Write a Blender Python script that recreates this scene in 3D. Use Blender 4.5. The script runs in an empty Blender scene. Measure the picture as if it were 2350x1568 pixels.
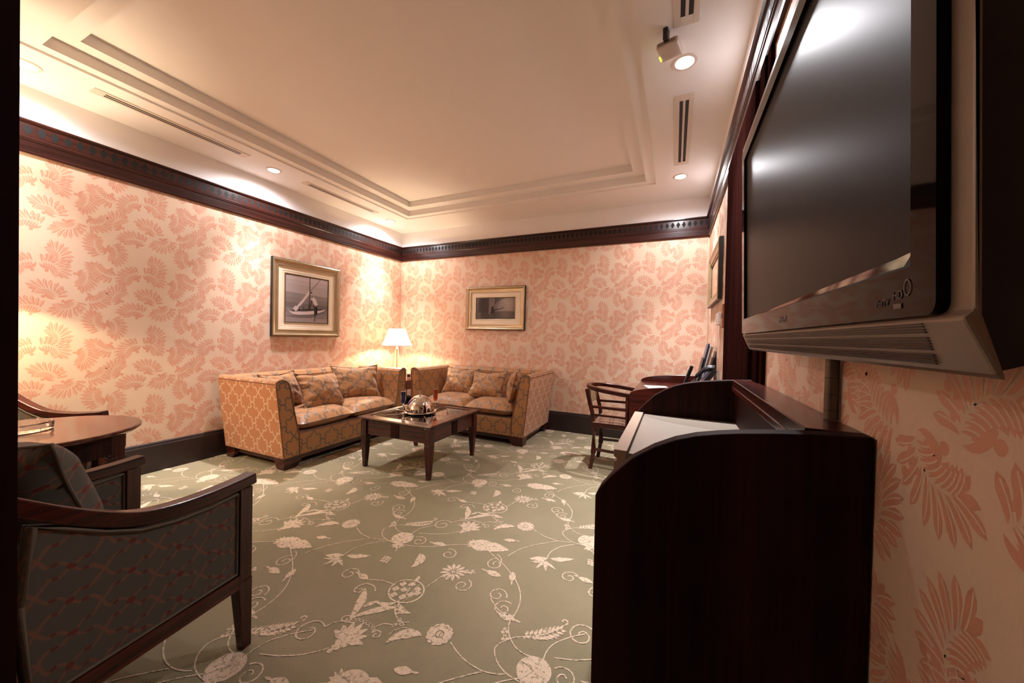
import bpy, bmesh, math, random
from mathutils import Vector, Matrix, noise
random.seed(7)
PI = math.pi
scn = bpy.context.scene
C = scn.collection

# ------------------------------------------------------------------ camera
F_PX, YAW, PITCH, ROLL = 829.35, 24.156, -0.7014, 1.2601
cam_d = bpy.data.cameras.new('camera'); cam = bpy.data.objects.new('camera', cam_d); C.objects.link(cam)
cam_d.sensor_fit = 'HORIZONTAL'; cam_d.sensor_width = 36.0; cam_d.lens = 36.0 * F_PX / 2350.0
cam_d.clip_start = 0.01; cam_d.clip_end = 60
a, p, r = map(math.radians, (YAW, PITCH, ROLL))
fw = Vector((-math.sin(a)*math.cos(p), math.cos(a)*math.cos(p), math.sin(p)))
rt = Vector((math.cos(a), math.sin(a), 0)); up = rt.cross(fw)
r2 = rt*math.cos(r) + up*math.sin(r); u2 = -rt*math.sin(r) + up*math.cos(r)
cam.matrix_world = Matrix(((r2.x, u2.x, -fw.x, 0), (r2.y, u2.y, -fw.y, 0), (r2.z, u2.z, -fw.z, 1.2), (0, 0, 0, 1)))
scn.camera = cam
# ------------------------------------------------------------------ world, exposure
w = bpy.data.worlds.new('world'); scn.world = w; w.use_nodes = True
w.node_tree.nodes['Background'].inputs[0].default_value = (0.9, 0.75, 0.65, 1)
w.node_tree.nodes['Background'].inputs[1].default_value = 0.03
scn.view_settings.view_transform = 'Standard'; scn.view_settings.look = 'None'
scn.view_settings.gamma = 1.0; scn.view_settings.exposure = 1.15
scn.view_settings.use_curve_mapping = False
DOWN_W, SPILL_W, DOWN_COL = 160.0, 38.0, (0.98, 0.955, 1.0)
LAMP_W, LAMP_COL = 42.0, (1.0, 0.80, 0.53)

# ------------------------------------------------------------------ node helpers
class NT:
    def __init__(s, name):
        s.m = bpy.data.materials.new(name); s.m.use_nodes = True
        s.t = s.m.node_tree; s.n = s.t.nodes; s.l = s.t.links
        s.b = s.n['Principled BSDF']
    def new(s, t, **k):
        n = s.n.new(t)
        for a_, v in k.items(): setattr(n, a_, v)
        return n
    def link(s, a_, b_): s.l.new(a_, b_)
    def setin(s, sock, v):
        if hasattr(v, 'is_output'): s.l.new(v, sock)
        else: sock.default_value = v
    def math(s, op, a_, b_=None, c_=None, clamp=False):
        n = s.new('ShaderNodeMath', operation=op, use_clamp=clamp); s.setin(n.inputs[0], a_)
        if b_ is not None: s.setin(n.inputs[1], b_)
        if c_ is not None: s.setin(n.inputs[2], c_)
        return n.outputs[0]
    def vmath(s, op, a_, b_=None):
        n = s.new('ShaderNodeVectorMath', operation=op); s.setin(n.inputs[0], a_)
        if b_ is not None:
            if op == 'SCALE': s.setin(n.inputs[3], b_)
            else: s.setin(n.inputs[1], b_)
        return n.outputs['Value'] if op in ('DOT_PRODUCT', 'LENGTH', 'DISTANCE') else n.outputs['Vector']
    def noise(s, vec, scale, detail=3, rough=.5):
        n = s.new('ShaderNodeTexNoise'); n.inputs['Scale'].default_value = scale
        n.inputs['Detail'].default_value = detail; n.inputs['Roughness'].default_value = rough
        if vec is not None: s.link(vec, n.inputs['Vector'])
        return n.outputs['Fac']
    def mapping(s, vec, scale=(1, 1, 1), rot=(0, 0, 0), loc=(0, 0, 0)):
        n = s.new('ShaderNodeMapping'); n.inputs['Scale'].default_value = scale
        n.inputs['Rotation'].default_value = rot; n.inputs['Location'].default_value = loc
        s.link(vec, n.inputs['Vector']); return n.outputs[0]
    def coord(s, o='Object'): return s.new('ShaderNodeTexCoord').outputs[o]
    def mix(s, f, a_, b_):
        n = s.new('ShaderNodeMix', data_type='RGBA'); s.setin(n.inputs[0], f)
        for i, v in ((6, a_), (7, b_)):
            if hasattr(v, 'is_output'): s.l.new(v, n.inputs[i])
            else: n.inputs[i].default_value = (*v, 1)
        return n.outputs[2]
    def ramp(s, f, a_, b_):      # smoothstep a..b -> 0..1
        n = s.new('ShaderNodeMapRange', interpolation_type='SMOOTHSTEP'); s.setin(n.inputs[0], f)
        n.inputs[1].default_value = a_; n.inputs[2].default_value = b_
        return n.outputs[0]
    def bump(s, h, strength=.2, dist=.002):
        n = s.new('ShaderNodeBump'); n.inputs['Strength'].default_value = strength
        n.inputs['Distance'].default_value = dist; s.link(h, n.inputs['Height'])
        s.link(n.outputs[0], s.b.inputs['Normal'])
    def base(s, col, rough=.5, metal=0., spec=.5, **k):
        if hasattr(col, 'is_output'): s.l.new(col, s.b.inputs['Base Color'])
        else: s.b.inputs['Base Color'].default_value = (*col, 1)
        s.setin(s.b.inputs['Roughness'], rough); s.b.inputs['Metallic'].default_value = metal
        s.b.inputs['Specular IOR Level'].default_value = spec
        for k_, v in k.items(): s.b.inputs[k_.replace('_', ' ')].default_value = v
        return s
def srgb(r_, g_, b_):
    f = lambda c: (c/255/12.92) if c/255 <= .04045 else ((c/255+.055)/1.055)**2.4
    return (f(r_), f(g_), f(b_))

def plain(name, col, rough=.5, metal=0., spec=.5, var=.06, **k):
    t = NT(name); n = t.noise(t.coord(), 9, 3)
    c2 = tuple(max(0, v*(1-var)) for v in col); c1 = tuple(min(1, v*(1+var)) for v in col)
    return t.base(t.mix(n, c2, c1), rough, metal, spec, **k).m

def wood(name, dark, light, axis, rough=.26, spec=.32, fine=60):
    t = NT(name); sc = [fine, fine, fine]; sc['xyz'.index(axis)] = 1.6
    v = t.mapping(t.coord(), tuple(sc))
    n1 = t.noise(v, 1.0, 5, .6); n2 = t.noise(t.mapping(t.coord(), tuple(x*.25 for x in sc)), 1.0, 3)
    f = t.math('ADD', t.math('MULTIPLY', n1, .6), t.math('MULTIPLY', n2, .4))
    t.base(t.mix(t.ramp(f, .35, .68), dark, light), rough, 0, spec)
    t.b.inputs['Coat Weight'].default_value = .25; t.b.inputs['Coat Roughness'].default_value = .12
    t.bump(n1, .06, .001)
    return t.m

DK, LT = srgb(40, 13, 9), srgb(80, 30, 20)
M = {}
M['wood_x'] = wood('mahogany_x', DK, LT, 'x'); M['wood_y'] = wood('mahogany_y', DK, LT, 'y'); M['wood_z'] = wood('mahogany_z', DK, LT, 'z')
M['wood_panel'] = wood('dark_mahogany_panel', srgb(26, 9, 7), srgb(50, 20, 15), 'z', .6, .12)
M['wood_panel'].node_tree.nodes['Principled BSDF'].inputs['Coat Weight'].default_value = .0
M['pilaster'] = wood('pilaster_wood', srgb(26, 11, 9), srgb(44, 19, 16), 'z', .9, 0.)
M['pilaster'].node_tree.nodes['Principled BSDF'].inputs['Coat Weight'].default_value = 0
M['cornice_x'] = wood('cornice_wood_x', srgb(36, 16, 13), srgb(68, 31, 25), 'x', .28); M['cornice_y'] = wood('cornice_wood_y', srgb(36, 16, 13), srgb(68, 31, 25), 'y', .28)
M['inlay'] = plain('ebony_inlay', srgb(24, 24, 23), .65, 0, .2)
M['base_dark'] = plain('baseboard_paint', srgb(40, 26, 26), .35)
M['table_top'] = wood('table_top_wood', srgb(62, 26, 18), srgb(100, 50, 36), 'x', .13, .6, 26)

def wallpaper():
    t = NT('wallpaper_ground'); v = t.coord()
    weave = t.noise(t.mapping(v, (90, 90, 900)), 1, 2); weave2 = t.noise(t.mapping(v, (500, 500, 60)), 1, 2)
    f = t.math('ADD', t.math('MULTIPLY', weave, .5), t.math('MULTIPLY', weave2, .5))
    t.base(t.mix(f, srgb(206, 177, 153), srgb(226, 200, 174)), .55, 0, .35); t.bump(f, .25, .001)
    g = NT('wallpaper_damask'); v = g.coord(); n = g.noise(g.mapping(v, (300, 300, 300)), 1, 2)
    g.base(g.mix(n, srgb(200, 143, 117), srgb(216, 158, 132)), .42, 0, .45)
    return t.m, g.m
M['paper'], M['damask'] = wallpaper()

def carpet():
    t = NT('carpet_ground'); v = t.coord(); big = t.noise(v, 1.7, 4, .6); pile = t.noise(v, 420, 2, .7)
    c = t.mix(big, srgb(138, 136, 102), srgb(190, 170, 142)); c = t.mix(t.ramp(pile, .3, .8), t.mix(.35, c, (0.05, .05, .03)), c)
    t.base(c, .95, 0, .1); t.bump(pile, .8, .004)
    g = NT('carpet_figure'); v = g.coord(); n = g.noise(v, 300, 2, .7); n2 = g.noise(v, 60, 3, .7)
    c = g.mix(g.ramp(n2, .40, .47), srgb(178, 162, 134), srgb(232, 208, 182)); c = g.mix(g.ramp(n, .25, .7), g.mix(.3, c, (.15, .13, .08)), c)
    g.base(c, .95, 0, .1); g.bump(n, .8, .004)
    return t.m, g.m
M['carpet'], M['carpet_fig'] = carpet()

def folded_pattern(t, tile, pts, width, stagger=True, warp=0.0, uvrot=0.0):
    """distance to a polyline in a mirrored quarter tile, coordinates in metres (UV)"""
    uv = t.coord('UV')
    if warp:
        nz = t.new('ShaderNodeTexNoise'); nz.inputs['Scale'].default_value = 14; t.link(uv, nz.inputs['Vector'])
        off = t.vmath('SCALE', t.vmath('SUBTRACT', nz.outputs['Color'], (.5, .5, .5)), warp); uv = t.vmath('ADD', uv, off)
    uv = t.mapping(uv, (1/tile[0], 1/tile[1], 1), (0, 0, uvrot))
    sp = t.new('ShaderNodeSeparateXYZ'); t.link(uv, sp.inputs[0])
    fx = t.math('PINGPONG', sp.outputs[0], .5); fy = t.math('PINGPONG', sp.outputs[1], .5)
    cb = t.new('ShaderNodeCombineXYZ'); t.link(fx, cb.inputs[0]); t.link(fy, cb.inputs[1]); q = cb.outputs[0]
    dist = None
    for (a_, b_) in zip(pts[:-1], pts[1:]):
        ab = (b_[0]-a_[0], b_[1]-a_[1], 0); L2 = ab[0]**2+ab[1]**2
        pa = t.vmath('SUBTRACT', q, (a_[0], a_[1], 0))
        h = t.math('MULTIPLY', t.vmath('DOT_PRODUCT', pa, ab), 1/L2, clamp=True)
        h = t.math('MINIMUM', t.math('MAXIMUM', h, 0.0), 1.0)
        n = t.new('ShaderNodeVectorMath', operation='SCALE'); n.inputs[0].default_value = ab; t.link(h, n.inputs[3])
        d = t.vmath('DISTANCE', pa, n.outputs[0])
        dist = d if dist is None else t.math('MINIMUM', dist, d)
    return t.math('SUBTRACT', 1.0, t.ramp(dist, width*.6, width*1.3)), q

ARAB = [(0, 0), (.10, .02), (.17, .10), (.11, .20), (.21, .30), (.34, .25), (.39, .39), (.5, .5)]
def sofa_fabric(name, c0, c1, pat, rough=.55, rp=.35):
    t = NT(name); f, q = folded_pattern(t, (.19, .19), ARAB, .030, warp=.016)
    w_ = t.noise(t.mapping(t.coord('UV'), (900, 300, 1)), 1, 2)
    t.base(t.mix(f, t.mix(w_, c0, c1), pat), t.math('SUBTRACT', rough, t.math('MULTIPLY', f, rough-rp)), 0, .4)
    t.b.inputs['Sheen Weight'].default_value = .3; t.b.inputs['Sheen Roughness'].default_value = .4
    t.bump(w_, .2, .001); return t.m
M['sofa'] = sofa_fabric('sofa_damask', srgb(154, 104, 60), srgb(176, 122, 74), srgb(104, 90, 76))
M['sofa_side_sheen'] = sofa_fabric('sofa_damask_painted_sheen', srgb(172, 112, 72), srgb(190, 128, 84), srgb(206, 176, 146))  # satin sheen painted in: paler cloth and figure for the outer arm sides
M['sofa_plain'] = plain('sofa_piping', srgb(120, 76, 48), .6)
def chair_fabric():
    t = NT('armchair_fabric'); f, q = folded_pattern(t, (.12, .085), [(0, 0), (.16, .22), (.34, .2), (.5, .5)], .035, warp=.03)
    d0 = t.vmath('DISTANCE', q, (.25, .21, 0)); d1 = t.vmath('DISTANCE', q, (0.02, 0.03, 0))
    blob = t.math('MAXIMUM', t.math('LESS_THAN', d0, .055), t.math('LESS_THAN', d1, .06))
    w_ = t.noise(t.mapping(t.coord('UV'), (1100, 1100, 1)), 1, 2)
    c = t.mix(w_, srgb(66, 64, 58), srgb(92, 88, 78)); c = t.mix(t.math('MULTIPLY', f, .7), c, srgb(122, 82, 64)); c = t.mix(blob, c, srgb(98, 50, 42))
    t.base(c, .85, 0, .25); t.bump(w_, .3, .001); return t.m
M['chair_fab'] = chair_fabric()
def plaid():
    t = NT('plaid_fabric'); sp = t.new('ShaderNodeSeparateXYZ'); t.link(t.coord('UV'), sp.inputs[0])
    wx = t.math('LESS_THAN', t.math('PINGPONG', sp.outputs[0], .02), .004); wy = t.math('LESS_THAN', t.math('PINGPONG', sp.outputs[1], .015), .003)
    bx = t.math('LESS_THAN', t.math('PINGPONG', sp.outputs[0], .045), .022)
    c = t.mix(bx, srgb(112, 92, 76), srgb(96, 70, 62)); c = t.mix(wx, c, srgb(150, 84, 62)); c = t.mix(wy, c, srgb(152, 120, 86))
    t.base(c, .9, 0, .2); return t.m
M['plaid'] = plaid()
M['piping'] = plain('piping_cord', srgb(92, 80, 66), .8)
M['white'] = plain('white_wall_paint', srgb(244, 238, 236), .75, 0, .3, .015)
M['ceil'] = plain('ceiling_paint', srgb(243, 238, 234), .8, 0, .25, .012)
M['vent'] = plain('vent_white', srgb(224, 210, 196), .5, 0, .4, .01)
M['black'] = plain('black_void', (.006, .006, .006), .6)
M['fin'] = plain('grille_fin', srgb(36, 34, 32), .6)
M['chrome'] = plain('polished_chrome', (.78, .74, .70), .06, 1., .5, .01)
M['silver_leaf'] = plain('silver_gilt_frame', srgb(190, 172, 140), .28, .85, .5, .18)
M['frame_black'] = plain('frame_black_edge', srgb(24, 20, 18), .4)
M['mat_board'] = plain('cream_mat_board', srgb(228, 208, 182), .8, 0, .2, .01)
M['tv_silver'] = plain('tv_silver_plastic', srgb(138, 120, 104), .38, .25, .5, .02)
M['tv_black'] = plain('tv_gloss_black', srgb(10, 8, 8), .05, 0, .16, .01)
M['tv_screen'] = plain('tv_matte_screen', srgb(12, 10, 10), .36, 0, .10, .01)
M['tv_case'] = plain('tv_back_case', srgb(20, 14, 12), .6)
M['steel'] = plain('brushed_grey_steel', srgb(150, 138, 124), .42, .25, .5, .04)
M['steel_light'] = plain('grey_door_edge', srgb(178, 152, 132), .45, .1, .5, .03)
M['dark_plastic'] = plain('dark_grey_plastic', srgb(30, 32, 40), .3)
M['blue_plastic'] = plain('blue_grey_plastic', srgb(60, 66, 92), .3)
M['paper_white'] = plain('white_paper', srgb(226, 220, 214), .8)
M['cable'] = plain('grey_conduit', srgb(96, 84, 72), .35, .4)
M['brass'] = plain('brass_band', srgb(210, 160, 90), .3, .9)
M['brown'] = plain('brown_lacquer', srgb(120, 62, 30), .35)
M['white_plastic'] = plain('white_plastic', srgb(216, 200, 190), .45)
M['pillow_blue'] = M['chair_fab']
def glass(name, col, rough=0.0, ior=1.45):
    t = NT(name); t.base(col, rough, 0, .5); t.b.inputs['Transmission Weight'].default_value = 1; t.b.inputs['IOR'].default_value = ior
    n = t.noise(t.coord(), 3); t.link(t.mix(n, tuple(v*.99 for v in col), col), t.b.inputs['Base Color']); return t.m
M['glass'] = glass('clear_glass', (.97, .97, .97)); M['blue_liq'] = glass('blue_drink', (.02, .07, .65), 0, 1.33); M['orange_liq'] = glass('orange_drink', (1., .22, .03), 0, 1.33)
M['tint_glass'] = plain('smoked_glass_top', srgb(30, 24, 20), .03, 0, .8, .02)
def emis(name, col, s):
    t = NT(name); t.base((0, 0, 0)); t.b.inputs['Emission Color'].default_value = (*col, 1); t.b.inputs['Emission Strength'].default_value = s; return t.m
M['lamp_disc'] = emis('downlight_glow', (1, .93, .86), 14.); M['led'] = emis('green_led', (.55, 1, .02), 3.)
def shade(tl=.55):
    t = NT('lamp_shade_cloth'); n = t.n; out = n['Material Output']; n.remove(t.b)
    d = t.new('ShaderNodeBsdfDiffuse'); tr = t.new('ShaderNodeBsdfTranslucent'); mx = t.new('ShaderNodeMixShader')
    nz = t.noise(t.mapping(t.coord(), (200, 200, 200)), 1, 2); c = t.mix(nz, (.86, .80, .70), (.93, .88, .80))
    t.link(c, d.inputs[0]); t.link(c, tr.inputs[0]); mx.inputs[0].default_value = tl
    t.link(d.outputs[0], mx.inputs[1]); t.link(tr.outputs[0], mx.inputs[2]); t.link(mx.outputs[0], out.inputs[0]); return t.m
M['shade'] = shade(); M['shade_dense'] = shade(.12)

# ------------------------------------------------------------------ mesh helpers
def boxuv(me):
    uvl = me.uv_layers.new(name='UVMap').data
    vs = me.vertices
    for poly in me.polygons:
        n = poly.normal; ax = max(range(3), key=lambda i: abs(n[i]))
        i, j = ((1, 2), (0, 2), (0, 1))[ax]
        for li in poly.loop_indices:
            co = vs[me.loops[li].vertex_index].co; uvl[li].uv = (co[i], co[j])

class MB:
    def __init__(s): s.v = []; s.f = []; s.mi = []
    def add(s, vs, fs, mi=0):
        o = len(s.v); s.v += [tuple(v) for v in vs]; s.f += [tuple(i+o for i in f) for f in fs]; s.mi += [mi]*len(fs); return s
    def box(s, x0, x1, y0, y1, z0, z1, mi=0, M4=None):
        vs = [(x, y, z) for z in (z0, z1) for y in (y0, y1) for x in (x0, x1)]
        if M4: vs = [M4 @ Vector(v) for v in vs]
        return s.add(vs, [(0, 2, 3, 1), (4, 5, 7, 6), (0, 1, 5, 4), (2, 6, 7, 3), (0, 4, 6, 2), (1, 3, 7, 5)], mi)
    def frustum(s, c0, h0, c1, h1, mi=0):      # square-section tapered bar; c: centre xyz, h: half sizes
        vs = [(c0[0]+sx*h0[0], c0[1]+sy*h0[1], c0[2]) for sy in (-1, 1) for sx in (-1, 1)] + [(c1[0]+sx*h1[0], c1[1]+sy*h1[1], c1[2]) for sy in (-1, 1) for sx in (-1, 1)]
        return s.add(vs, [(0, 2, 3, 1), (4, 5, 7, 6), (0, 1, 5, 4), (2, 6, 7, 3), (0, 4, 6, 2), (1, 3, 7, 5)], mi)
    def prism(s, prof, axis, a0, a1, mi=0, caps=True):      # prof: list of 2D points, extruded along axis
        ax = 'xyz'.index(axis); o = [i for i in range(3) if i != ax]; n = len(prof)
        def mk(q, av):
            v = [0, 0, 0]; v[o[0]] = q[0]; v[o[1]] = q[1]; v[ax] = av; return v
        vs = [mk(q, a0) for q in prof] + [mk(q, a1) for q in prof]
        fs = [(i, (i+1) % n, n+(i+1) % n, n+i) for i in range(n)]
        if caps: fs += [tuple(range(n-1, -1, -1)), tuple(range(n, 2*n))]
        return s.add(vs, fs, mi)
    def lathe(s, prof, c=(0, 0, 0), seg=32, mi=0, squash=1.0):   # prof: (r,z)
        n = len(prof); vs = []
        for k in range(seg):
            t = 2*PI*k/seg
            for (r_, z_) in prof: vs.append((c[0]+r_*math.cos(t), c[1]+r_*math.sin(t)*squash, c[2]+z_))
        fs = [(k*n+i, ((k+1) % seg)*n+i, ((k+1) % seg)*n+i+1, k*n+i+1) for k in range(seg) for i in range(n-1)]
        return s.add(vs, fs, mi)
    def tube(s, pts, rad, seg=8, mi=0, sx=1.0):
        pts = [Vector(q) for q in pts]; n = len(pts); vs = []; rads = rad if isinstance(rad, (list, tuple)) else [rad]*n
        upv = Vector((0, 0, 1)); 
        for i, q in enumerate(pts):
            d = (pts[min(i+1, n-1)]-pts[max(i-1, 0)]).normalized()
            u_ = upv if abs(d.dot(upv)) < .95 else Vector((1, 0, 0))
            x_ = d.cross(u_).normalized(); y_ = x_.cross(d).normalized()
            for k in range(seg):
                t = 2*PI*k/seg; vs.append(q + x_*math.cos(t)*rads[i]*sx + y_*math.sin(t)*rads[i])
        fs = [(i*seg+k, i*seg+(k+1) % seg, (i+1)*seg+(k+1) % seg, (i+1)*seg+k) for i in range(n-1) for k in range(seg)]
        fs += [tuple(range(seg-1, -1, -1)), tuple(range((n-1)*seg, n*seg))]
        return s.add(vs, fs, mi)
    def sweep(s, pts, hw, hh, mi=0):        # rectangular bar following pts (z up), half width hw, half height hh
        pts = [Vector(q) for q in pts]; n = len(pts); vs = []
        for i, q in enumerate(pts):
            d = (pts[min(i+1, n-1)]-pts[max(i-1, 0)]).normalized(); x_ = d.cross(Vector((0, 0, 1))).normalized(); y_ = x_.cross(d).normalized()
            for (a_, b_) in ((-1, -1), (1, -1), (1, 1), (-1, 1)): vs.append(q + x_*a_*hw + y_*b_*hh)
        fs = [(i*4+k, i*4+(k+1) % 4, (i+1)*4+(k+1) % 4, (i+1)*4+k) for i in range(n-1) for k in range(4)]
        fs += [(3, 2, 1, 0), tuple(range((n-1)*4, n*4))]
        return s.add(vs, fs, mi)
    def build(s, name, mat, parent=None, loc=None, bevel=0, smooth=False, uv=False, bseg=2):
        me = bpy.data.meshes.new(name); me.from_pydata(s.v, [], s.f)
        for m_ in (mat if isinstance(mat, (list, tuple)) else [mat]): me.materials.append(m_)
        if any(s.mi): me.polygons.foreach_set('material_index', s.mi)
        if len(s.f) < 20000:
            bm = bmesh.new(); bm.from_mesh(me); bmesh.ops.recalc_face_normals(bm, faces=bm.faces); bm.to_mesh(me); bm.free()
        o = bpy.data.objects.new(name, me); C.objects.link(o)
        if bevel:
            b = o.modifiers.new('bevel', 'BEVEL'); b.width = bevel; b.segments = bseg; b.limit_method = 'ANGLE'; b.angle_limit = math.radians(35)
            b.harden_normals = False
        if smooth or bevel:
            me.polygons.foreach_set('use_smooth', [True]*len(me.polygons))
            me.set_sharp_from_angle(angle=math.radians(38)) if not bevel else None
            if bevel:
                me.polygons.foreach_set('use_smooth', [smooth]*len(me.polygons))
        if uv: boxuv(me)
        if loc: o.location = loc
        if parent: o.parent = parent
        return o
def tag(o, label=None, cat=None, group=None, kind=None):
    if label: o['label'] = label
    if cat: o['category'] = cat
    if group: o['group'] = group
    if kind: o['kind'] = kind
    return o
def empty(name, loc, rz=0, label=None, cat=None, group=None):
    o = bpy.data.objects.new(name, None); C.objects.link(o); o.location = loc; o.rotation_euler = (0, 0, rz); o.empty_display_size = .05
    return tag(o, label, cat, group)
def copy_tree(o, parent=None):
    c = o.copy(); C.objects.link(c); c.parent = parent
    for ch in [x for x in o.children]: copy_tree(ch, c)
    return c

# ------------------------------------------------------------------ room numbers
XL, XR, YB, YF = -3.98, 0.33, 4.53, 0.09
HC = 2.80; ZT, ZB = 2.575, 2.362      # cornice top / bottom
BT = .2475

# ------------------------------------------------------------------ flat figures (wallpaper, carpet)
def blade(out, p0, ang, L, w_, curl, seg=6, fat=.42):
    x, y = p0; pts = []; a_ = ang
    for i in range(seg+1):
        t = i/seg; hw = w_*(math.sin(PI*min(1, t**.75*1.0))**.8 if 0 < t < 1 else 0)
        hw = w_*max(.04, (t/fat)**.6 if t < fat else (1-(t-fat)/(1-fat))**.7 if t < 1 else .04)
        pts.append((x - math.sin(a_)*hw, y + math.cos(a_)*hw, x + math.sin(a_)*hw, y - math.cos(a_)*hw))
        a_ += curl/seg; x += math.cos(a_)*L/seg; y += math.sin(a_)*L/seg
    for q, q2 in zip(pts[:-1], pts[1:]): out.append(((q[0], q[1]), (q[2], q[3]), (q2[2], q2[3]), (q2[0], q2[1])))
def stroke(out, pts, w_):
    n = len(pts); e = []
    for i, (x, y) in enumerate(pts):
        x0, y0 = pts[max(0, i-1)]; x1, y1 = pts[min(n-1, i+1)]; d = math.hypot(x1-x0, y1-y0) or 1
        nx, ny = -(y1-y0)/d*w_, (x1-x0)/d*w_; e.append((x+nx, y+ny, x-nx, y-ny))
    for q, q2 in zip(e[:-1], e[1:]): out.append(((q[0], q[1]), (q[2], q[3]), (q2[2], q2[3]), (q2[0], q2[1])))
def disc(out, c, rx, ry=None, ang=0, seg=10, r0=0.):
    ry = ry or rx; fill = r0 <= 0; ca, sa = math.cos(ang), math.sin(ang)
    P = lambda t, k: (c[0]+ca*rx*k*math.cos(t)-sa*ry*k*math.sin(t), c[1]+sa*rx*k*math.cos(t)+ca*ry*k*math.sin(t))
    for i in range(seg):
        t0, t1 = 2*PI*i/seg, 2*PI*(i+1)/seg
        out.append((P(0, 0), P(t0, 1), P((t0+t1)/2, 1), P(t1, 1)) if fill else (P(t0, r0), P(t0, 1), P(t1, 1), P(t1, r0)))
def spiral(out, c, r0, a0, turns, w_, hand=1, n=18):
    stroke(out, [(c[0]+r0*(1-.82*i/n)*math.cos(a0+hand*turns*2*PI*i/n), c[1]+r0*(1-.82*i/n)*math.sin(a0+hand*turns*2*PI*i/n)) for i in range(n+1)], w_)
def bez(p0, p1, p2, p3, n=14):
    return [tuple((1-t)**3*p0[k]+3*(1-t)**2*t*p1[k]+3*(1-t)*t*t*p2[k]+t**3*p3[k] for k in (0, 1)) for t in [i/n for i in range(n+1)]]
def untwist(q):
    c = lambda a_, b_, d: (b_[0]-a_[0])*(d[1]-a_[1])-(b_[1]-a_[1])*(d[0]-a_[0])
    A = (c(q[0], q[1], q[2]), c(q[0], q[2], q[3])); B = (c(q[0], q[1], q[3]), c(q[1], q[2], q[3]))
    if A[0]*A[1] > 0 and B[0]*B[1] > 0: return q
    return [(q[0], q[1], q[2]), (q[0], q[2], q[3])][abs(A[1]) > abs(A[0])]
def xf(polys, c, ang, s_=1., mir=1):
    ca, sa = math.cos(ang)*s_, math.sin(ang)*s_
    return [tuple((c[0]+ca*x*mir-sa*y, c[1]+sa*x*mir+ca*y) for (x, y) in q) for q in polys]

def plume(kind, rnd):      # acanthus spray about 1 long, growing along +y and bending to the right
    o = []; ve = []; sp = []; a_ = PI/2+.55; bend = (-1.35, -1.75, -1.1)[kind]; N = 9; x, y = -.02, -.40
    for i in range(N):
        t = i/(N-1); aa = a_+bend*t
        if i > 0: x += math.cos(aa)*.070; y += math.sin(aa)*.070
        Lo = .22+.16*math.sin(PI*(.12+.62*t)); Li = .16+.12*math.sin(PI*(.10+.7*t))
        blade(o, (x+.012*math.cos(aa+1.4), y+.012*math.sin(aa+1.4)), aa+math.radians(52-36*t), Lo, .052, .42+.15*rnd.random(), 6, .74)
        sp.append((x, y))
        for sg, LL, an, cu in ((1, Lo, 52-36*t, .42), (-1, Li, 58-36*t, .85)):      # pale veins between the lobes
            q = [(x+math.cos(aa)*.035, y+math.sin(aa)*.035)]; b_ = aa+sg*math.radians(an+6)
            for k in range(5): b_ += (cu if sg > 0 else -cu)/5; q.append((q[-1][0]+math.cos(b_)*LL*.17, q[-1][1]+math.sin(b_)*LL*.17))
            stroke(ve, q, .0075)
        if i < N-1:
            blade(o, (x+math.cos(aa)*.02+.010*math.cos(aa-1.4), y+math.sin(aa)*.02+.010*math.sin(aa-1.4)), aa-math.radians(58-36*t), Li, .043, -.9-.35*rnd.random(), 6, .68)
    blade(o, (x, y), aa-.02, .25, .050, .25, 6, .70); blade(o, (x, y), aa-.40, .24, .044, -.5, 6, .68)
    blade(o, (-.09, -.40), PI/2+1.0, .30, .058, -1.7, 8, .74); disc(o, (-.285, -.20), .045, seg=8)
    blade(o, (.03, -.44), PI/2-1.35, .38, .062, 2.1, 9, .76); disc(o, (.25, -.24), .05, seg=8); blade(o, (.06, -.36), PI/2-1.0, .20, .030, 1.2, 5, .6)
    stroke(ve, sp, .009); return o, ve
rnd = random.Random(3)
PL = [plume(k, rnd) for k in (0, 1, 2)]
TW, TH = .53, .575
LAY = [(.05, .06, 200, 1), (.30, .02, -20, -1), (.47, .13, 20, 1), (.13, .21, 80, -1), (.33, .19, 150, 1), (.50, .30, -60, -1),
       (.05, .34, -15, 1), (.24, .345, 30, -1), (.41, .41, 175, 1), (.11, .475, 120, -1), (.29, .50, -100, 1), (.49, .51, 60, 1)]
def paper_tile(k_):
    o = []
    for i, (x, y, a_, m_) in enumerate(LAY): o += xf(PL[i % 3][k_], (x, y), math.radians(a_), .195, m_)
    return o
TILE = [untwist(q) for q in paper_tile(0)]; TILE_Z = [(i*7) % 29 for i in range(len(TILE))]
VEIN = [untwist(q) for q in paper_tile(1)]
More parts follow.
